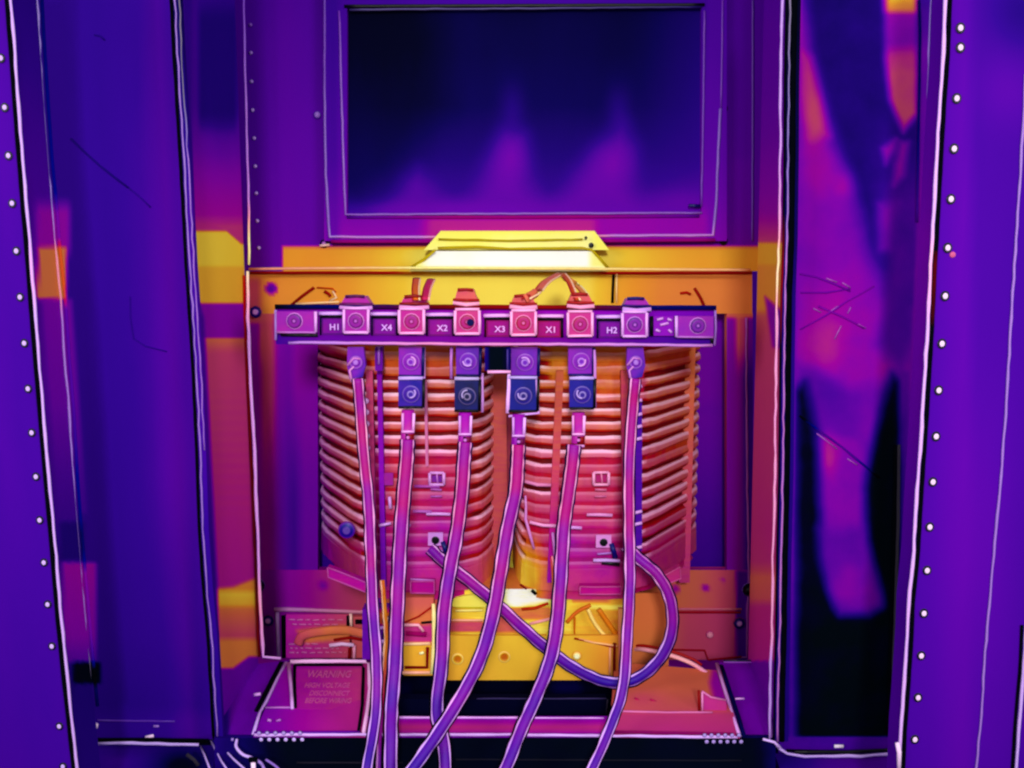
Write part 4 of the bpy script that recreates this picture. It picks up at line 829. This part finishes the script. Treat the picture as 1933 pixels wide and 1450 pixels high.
# connector stack at the left cables
cs = thing('connector_stack', 'stack of small dark connectors behind the leftmost cables', 'connector', P(700, 1245, 1.55))
q = MB().rect(684, 1150, 742, 1245, 1.56, Fld(.42).box(715, 745, 1150, 1180, .74, 6), -.1, step=8, thick=.03); q.build('connector_body', 'plate', cs)
for y in (1172, 1200, 1222):
    MB().turned(731, y, 1.555, [(10, .2, .4, -.5), (8, 3, .3, -.5), (4, 4, .3, -.4)], 12).build('plug', 'lug', cs)
MB().line([(712, 1188), (724, 1184)], 1.552, 3, .45, .8, .4).line([(714, 1211), (726, 1211)], 1.552, 3.6, .45, 1, .3).line([(716, 1228), (725, 1238)], 1.552, 3, .45, 1.2, .3).line([(731, 1248), (730, 1165)], 1.552, 3.2, .8, .7, .5).build('plug_latch', 'trim', cs)

# nameplate and warning plate
npl = thing('nameplate', 'upper rating plate with fine rows of print, partly covered by an orange bundle', 'plate', P(600, 1240, 1.66))
nf = Fld(horz((540, .55), (600, .6), (660, .68), (700, .70))).poly([(560, 1190), (640, 1180), (700, 1180), (700, 1205), (640, 1210), (575, 1215)], .76, 12)
MB().rect(664, 1164, 700, 1242, 1.665, Fld(.7), 0, step=8, thick=.01).build('side_tab', 'steel', npl)
rw = MB().rect(540, 1160, 660, 1242, 1.66, nf, step=5, thick=.003)
for k, (y, a, b) in enumerate(((1170, 545, 650), (1179, 552, 640), (1224, 548, 640), (1232, 546, 652), (1216, 545, 600))):
    x = a
    while x < b:
        l = random.uniform(4, 14); rw.line([(x, y+random.uniform(-1, 1)), (min(b, x+l), y)], 1.658, 1.4, nf(x, y)*1.0, .28, .2); x += l+random.uniform(3, 6)
rw.build('plate_face', 'plate', npl)
MB().line([(662, 1158), (663, 1186)], 1.655, 3.2, .8, .75, .3).line([(622, 1219), (645, 1216), (668, 1218)], 1.652, 4.2, .6, 1.3, .3).line([(669, 1218), (668, 1248)], 1.655, 3.2, .66, .6, .3).build('plate_bracket', 'trim', npl)
MB().line([(657, 1162), (657, 1184)], 1.655, 3.4, .55, -.7, .2).line([(660, 1224), (659, 1250)], 1.655, 3.2, .6, -.5, .2).line([(630, 1208), (660, 1204), (695, 1210)], 1.65, 3, .62, -.35, .3).line([(671, 1174), (688, 1174)], 1.655, 5, .5, -.6, .2).build('plate_dark_outline', 'groove', npl)
MB().tube([P(*p) for p in rnd_path([(562, 1216, 1.645), (572, 1200, 1.64), (610, 1192, 1.635), (655, 1190, 1.63), (700, 1200, 1.62)], 6)], m(9, 1.64), horz((560, .68), (620, .76), (700, .74)), 0, 10, .5).build('wire_bundle', 'cable', npl)

wp = thing('warning_plate', 'pinkish warning plate lettered in relief lying on the left shelf', 'warning plate', P(620, 1345, 1.48))
def SH(x, y):                        # depth of the shelf surface at a photo row
    return float(np.interp(y, [1246, 1394], [1.605, 1.385]))
wpf = Fld(horz((548, .54), (600, .56), (660, .60), (700, .65)))
wt = [P(556, 1262, SH(0, 1262)-.006), P(690, 1262, SH(0, 1262)-.006), P(688, 1340, SH(0, 1340)-.006), P(552, 1338, SH(0, 1340)-.006)]
MB().sheet(wt, wpf, step=5, thick=.003, back=(0, .2, -1)).build('plate_face', 'plate', wp)
wd_ = MB()
tl = wt[0]; slope = math.atan2((wt[0]-wt[3]).z, (wt[0]-wt[3]).y)
def wtext(s, px, py, h, w):
    d = SH(0, py)-.009
    vec = (wt[0]-wt[3]); L_ = vec.length
    ppm = 76/L_                      # photo pixels per metre measured along the plate
    stretch = (F/d)/ppm
    o = text(s, px, py, d, h*1.0, .6, w, wp, 'warning_lettering', 'plate', 1.0/stretch*1.0, Matrix.Rotation(-(math.pi/2-slope), 4, 'X') @ Matrix.Diagonal((stretch, 1, stretch, 1)))
    return o
wtext('WARNING', 622, 1273, 13, .13)
wtext('HIGH VOLTAGE', 618, 1294, 9, .13); wtext('DISCONNECT', 622, 1309, 9, .13); wtext('BEFORE WIRING', 620, 1323, 9, .13)
MB().line([(545, 1252), (549, 1290), (552, 1338)], [SH(0, 1252)-.012, SH(0, 1290)-.012, SH(0, 1338)-.012], 3.4, .5, .75, .5).line([(548, 1249), (620, 1248), (690, 1249), (698, 1253), (697, 1300), (692, 1345), (686, 1386)], [1.59, 1.59, 1.59, 1.585, 1.52, 1.45, 1.385], 4.2, .6, 1.1, .5).build('plate_frame', 'trim', wp)
MB().line([(556, 1256), (684, 1256), (686, 1262), (684, 1330), (676, 1386)], [1.588, 1.588, 1.575, 1.465, 1.385], 3.4, .5, -.7, .2).line([(556, 1256), (557, 1336)], [1.585, 1.46], 3.6, .2, -.9, .2).build('frame_outline', 'groove', wp)

# shelf and dark slot
sf = Fld(horz((470, .43), (520, .47), (560, .52), (640, .57), (700, .6)))
shelf = thing('transformer_shelf', 'shallow shelf under the windings, pink at left and orange at right with a black slot', 'shelf', P(940, 1392, 1.385))
MB().sheet([P(540, 1250, 1.60), P(700, 1250, 1.60), P(690, 1389, 1.39), P(478, 1389, 1.39)], sf, step=6, thick=.003, back=(0, .1, -1)).build('shelf_sheet', 'steel', shelf)
rfz = Fld(lambda x, y: np.interp(y, [1245, 1300, 1340, 1348, 1388], [.745, .735, .70, .64, .61])).poly([(1345, 1262), (1362, 1270), (1376, 1330), (1350, 1330), (1340, 1290)], .5, 16).blob(1215, 1320, 30, 16, .66, .5)
MB().sheet([P(1160, 1250, 1.60), P(1362, 1266, 1.58), P(1397, 1391, 1.39), P(1150, 1389, 1.39)], rfz, step=6, thick=.003, back=(0, .1, -1)).build('shelf_sheet', 'steel', shelf)
MB().sheet([P(690, 1352, 1.44), P(1160, 1352, 1.44), P(1160, 1389, 1.39), P(690, 1389, 1.39)], vert((1352, .45), (1362, .52), (1372, .6), (1380, .57), (1388, .45)), step=4, thick=.003, back=(0, .1, -1)).build('front_strip', 'steel', shelf)
MB().rect(690, 1280, 1175, 1420, 1.67, Fld(.045).box(690, 770, 1280, 1400, .12, 40).box(1040, 1100, 1280, 1330, .1, 40), step=10, thick=.01).build('slot_back', 'dark', shelf)
MB().rect(745, 1320, 1145, 1352, 1.52, .05, .0, step=14, thick=.02).line([(900, 1319), (1145, 1319)], 1.518, 1.6, .1, .06, .3).line([(1147, 1320), (1144, 1350)], 1.518, 1.6, .05, .05, .3).build('slot_duct', 'dark', shelf)
MB().line([(748, 1355), (900, 1355), (1140, 1357)], 1.435, 2.8, .5, .85, .3).line([(1172, 1343), (1260, 1345), (1345, 1345)], 1.45, 2.2, .6, .3, .3).line([(500, 1336), (552, 1336)], 1.46, 2, .5, .35, .4).build('shelf_hem', 'trim', shelf)
MB().line([(480, 1388), (560, 1387), (700, 1387), (760, 1387), (960, 1387), (1140, 1389), (1300, 1391), (1392, 1392)], 1.383, 3.2, .45, .85, .5).build('shelf_lip', 'trim', shelf)
MB().line([(480, 1383), (680, 1382)], 1.384, 2.6, .45, -.2, .2).line([(1160, 1382), (1385, 1386)], 1.384, 3, .55, -.35, .2).build('lip_outline', 'groove', shelf)
MB().line([(540, 1250), (522, 1285), (502, 1325), (490, 1345), (478, 1386)], [1.595, 1.55, 1.48, 1.45, 1.385], 3.6, .42, .75, .7).line([(1354, 1252), (1364, 1290), (1374, 1318), (1384, 1350), (1396, 1390)], [1.59, 1.53, 1.49, 1.45, 1.385], 3.4, .5, .75, .7).build('shelf_edge', 'trim', shelf)
MB().line([(531, 1250), (513, 1285), (495, 1320), (484, 1342)], [1.59, 1.55, 1.48, 1.45], 5, .08, -.7, .2).line([(1362, 1256), (1373, 1290), (1384, 1322), (1395, 1356), (1405, 1390)], [1.59, 1.53, 1.49, 1.45, 1.385], 4, .25, -.3, .2).build('edge_dark_outline', 'groove', shelf)  # dark camera outlines beside the pale shelf edges
MB().line([(505, 1359), (512, 1361)], 1.425, 3, .5, .4).line([(522, 1361), (530, 1359)], 1.425, 2.4, .5, .3).build('shelf_nick', 'trim', shelf)
MB().poly([(1325, 1305), (1342, 1316), (1370, 1322), (1372, 1345), (1326, 1346)], 1.46, .6, .02, .004).line([(1325, 1305), (1342, 1316), (1370, 1322)], 1.458, 2.2, .6, .35, .3).line([(1326, 1306), (1326, 1346)], 1.458, 2.2, .6, .5, .3).line([(1319, 1303), (1320, 1346)], 1.458, 2.4, .6, -.4, .3).build('card_tab', 'plate', shelf)
for x, y in ((1198, 1322), (1228, 1324)):
    MB().line([(x, y-4), (x+8, y), (x+12, y+1)], SH(0, y)-.005, 2, .62, -.2, .4).build('scuff', 'groove', shelf)
# side cheeks of the compartment
ck = Fld(.40).box(400, 432, 1200, 1500, .22, 12)
MB().sheet([P(412, 1262, 1.60), P(546, 1246, 1.62), P(486, 1394, 1.40), P(405, 1394, 1.40)], ck, step=8, thick=.006, back=(0, .1, -1)).build('cheek', 'steel', shelf)
MB().sheet([P(1358, 1250, 1.62), P(1460, 1250, 1.60), P(1463, 1396, 1.40), P(1394, 1396, 1.40)], Fld(.415), step=8, thick=.006, back=(0, .1, -1)).build('cheek', 'steel', shelf)
MB().line([(480, 1312), (492, 1310)], 1.48, 3.4, .5, .7, .2).line([(1388, 1319), (1405, 1319)], 1.48, 2, .5, .8, .2).build('cheek_latch', 'trim', shelf)
MB().line([(1366, 1248), (1452, 1248)], 1.59, 2.6, .5, -.55, .2).line([(1366, 1250), (1454, 1251)], 1.588, 1.6, .45, .1, .2).line([(1452, 1250), (1453, 1320), (1456, 1392)], [1.59, 1.5, 1.39], 2.2, .45, .25, .3).build('cheek_hem', 'trim', shelf)
# front riser below the shelf, with perforations
fr_ = Fld(lambda x, y: np.interp(x, [400, 470, 540, 600, 1420, 1480], [.2, .1, .02, .015, .02, .16]))
MB().rect(405, 1393, 1464, 1640, 1.392, fr_, step=14, thick=.01).build('front_riser', 'dark', shelf)
MB().line([(560, 1440), (760, 1440)], 1.39, 2, .02, .02, .3).line([(860, 1434), (1400, 1436)], 1.39, 2, .015, .012, .3).build('riser_fold', 'dark', shelf)
src = None
for k in range(6):
    for row, y in enumerate((1384, 1396)):
        for base, stp in ((489, 15.5), (1330, 13)):
            x = base+k*stp+row*4
            wv = 1.2 if base < 600 and row else .75
            if src is None or True:
                MB().turned(x, y if base < 600 else y+4, 1.381, [(4.6, .2, .1, -.6), (3.6, .8, .3, wv*.8), (1.5, 1.4, .3, wv*.8)], 8).build('perforation', 'trim', shelf)
# loose harness at the lower left
hr = thing('wire_harness', 'little white and violet wire ends at the lower left corner of the bay', 'wire', P(470, 1450, 1.32))
q = MB()
for pts, r, t, w in (([(447, 1396), (446, 1410), (458, 1424), (474, 1430)], 3, .35, .9), ([(474, 1430), (492, 1440), (500, 1455)], 3, .33, .5), ([(437, 1396), (441, 1396)], 3, .35, .4), ([(502, 1434), (520, 1446), (532, 1458)], 2.4, .33, .3)):
    q.tube([P(*p) for p in rnd_path([(a, b, 1.38-(b-1396)*.0008) for a, b in pts], 5)], m(r, 1.36), t, w, 8)
q.build('harness_wire', 'cable', hr)
MB().line([(478, 1440), (479, 1460)], 1.33, 5, .4, 1.6, .3).build('harness_plug', 'lug', hr)
MB().line([(470, 1434), (486, 1434)], 1.345, 6, .03, -.8, .2).build('harness_boot', 'groove', hr)
MB().line([(352, 1424), (366, 1434), (374, 1445)], 1.37, 4, .02, .05, .5).build('harness_tail', 'dark', hr)

# ================================================================== FLOOR
zf = min(P(900, 1620, 1.2).z, P(900, 1640, 1.43).z)-.02
fl = MB().sheet([Vector((-2.2, 3.2, zf)), Vector((2.2, 3.2, zf)), Vector((2.2, -.4, zf)), Vector((-2.2, -.4, zf))], .06, step=120, thick=.02, back=(0, 0, -1)).build('floor', 'dark')
fl['kind'] = 'structure'; fl['label'] = 'dark cold floor under the cabinet'
for o in bpy.data.objects:
    if o.name.startswith('electrical_cabinet'): pass

# ================================================================== LIGHT, WORLD, CAMERA
w = bpy.data.worlds.new('World'); SC.world = w; w.use_nodes = True
w.node_tree.nodes['Background'].inputs[0].default_value = (1, 1, 1, 1); w.node_tree.nodes['Background'].inputs[1].default_value = .6
def area(name, loc, tgt, size, power):
    l = bpy.data.lights.new(name, 'AREA'); l.shape = 'SQUARE'; l.size = size; l.energy = power
    o = bpy.data.objects.new(name, l); COL.objects.link(o); o.location = loc
    o.rotation_euler = (Vector(tgt)-Vector(loc)).to_track_quat('-Z', 'Y').to_euler(); return o
area('side_fill', (3.1, -1.3, 2.5), (0, 1.7, 1.1), 1.5, 60)  # unseen side fills, added to brighten the bay walls
area('side_fill', (-3.1, -1.3, 2.5), (0, 1.7, 1.1), 1.5, 60)
sl_ = bpy.data.lights.new('bay_fill', 'SPOT'); sl_.energy = 510; sl_.spot_size = math.radians(30); sl_.spot_blend = 1; sl_.shadow_soft_size = .3  # unseen fill spot, added to lift the deep bay
so_ = bpy.data.objects.new('bay_fill', sl_); COL.objects.link(so_); so_.location = (0, -2.8, 2.7)
so_.rotation_euler = (Vector((-.02, 1.75, 1.14))-so_.location).to_track_quat('-Z', 'Y').to_euler()
cd = bpy.data.cameras.new('camera'); cd.sensor_width = 36; cd.lens = 36*F/W; cd.clip_start = .02; cd.clip_end = 100
co = bpy.data.objects.new('camera', cd); COL.objects.link(co); co.location = (0, 0, CAMZ); co.rotation_euler = (math.pi/2-PITCH, 0, 0)
SC.camera = co
SC.view_settings.view_transform = 'Standard'; SC.view_settings.look = 'None'; SC.view_settings.exposure = 0; SC.view_settings.gamma = 1
SC.render.resolution_x = 1024; SC.render.resolution_y = 768
SC.cycles.max_bounces = 4; SC.cycles.filter_width = 2.3; SC.cycles.use_denoising = True
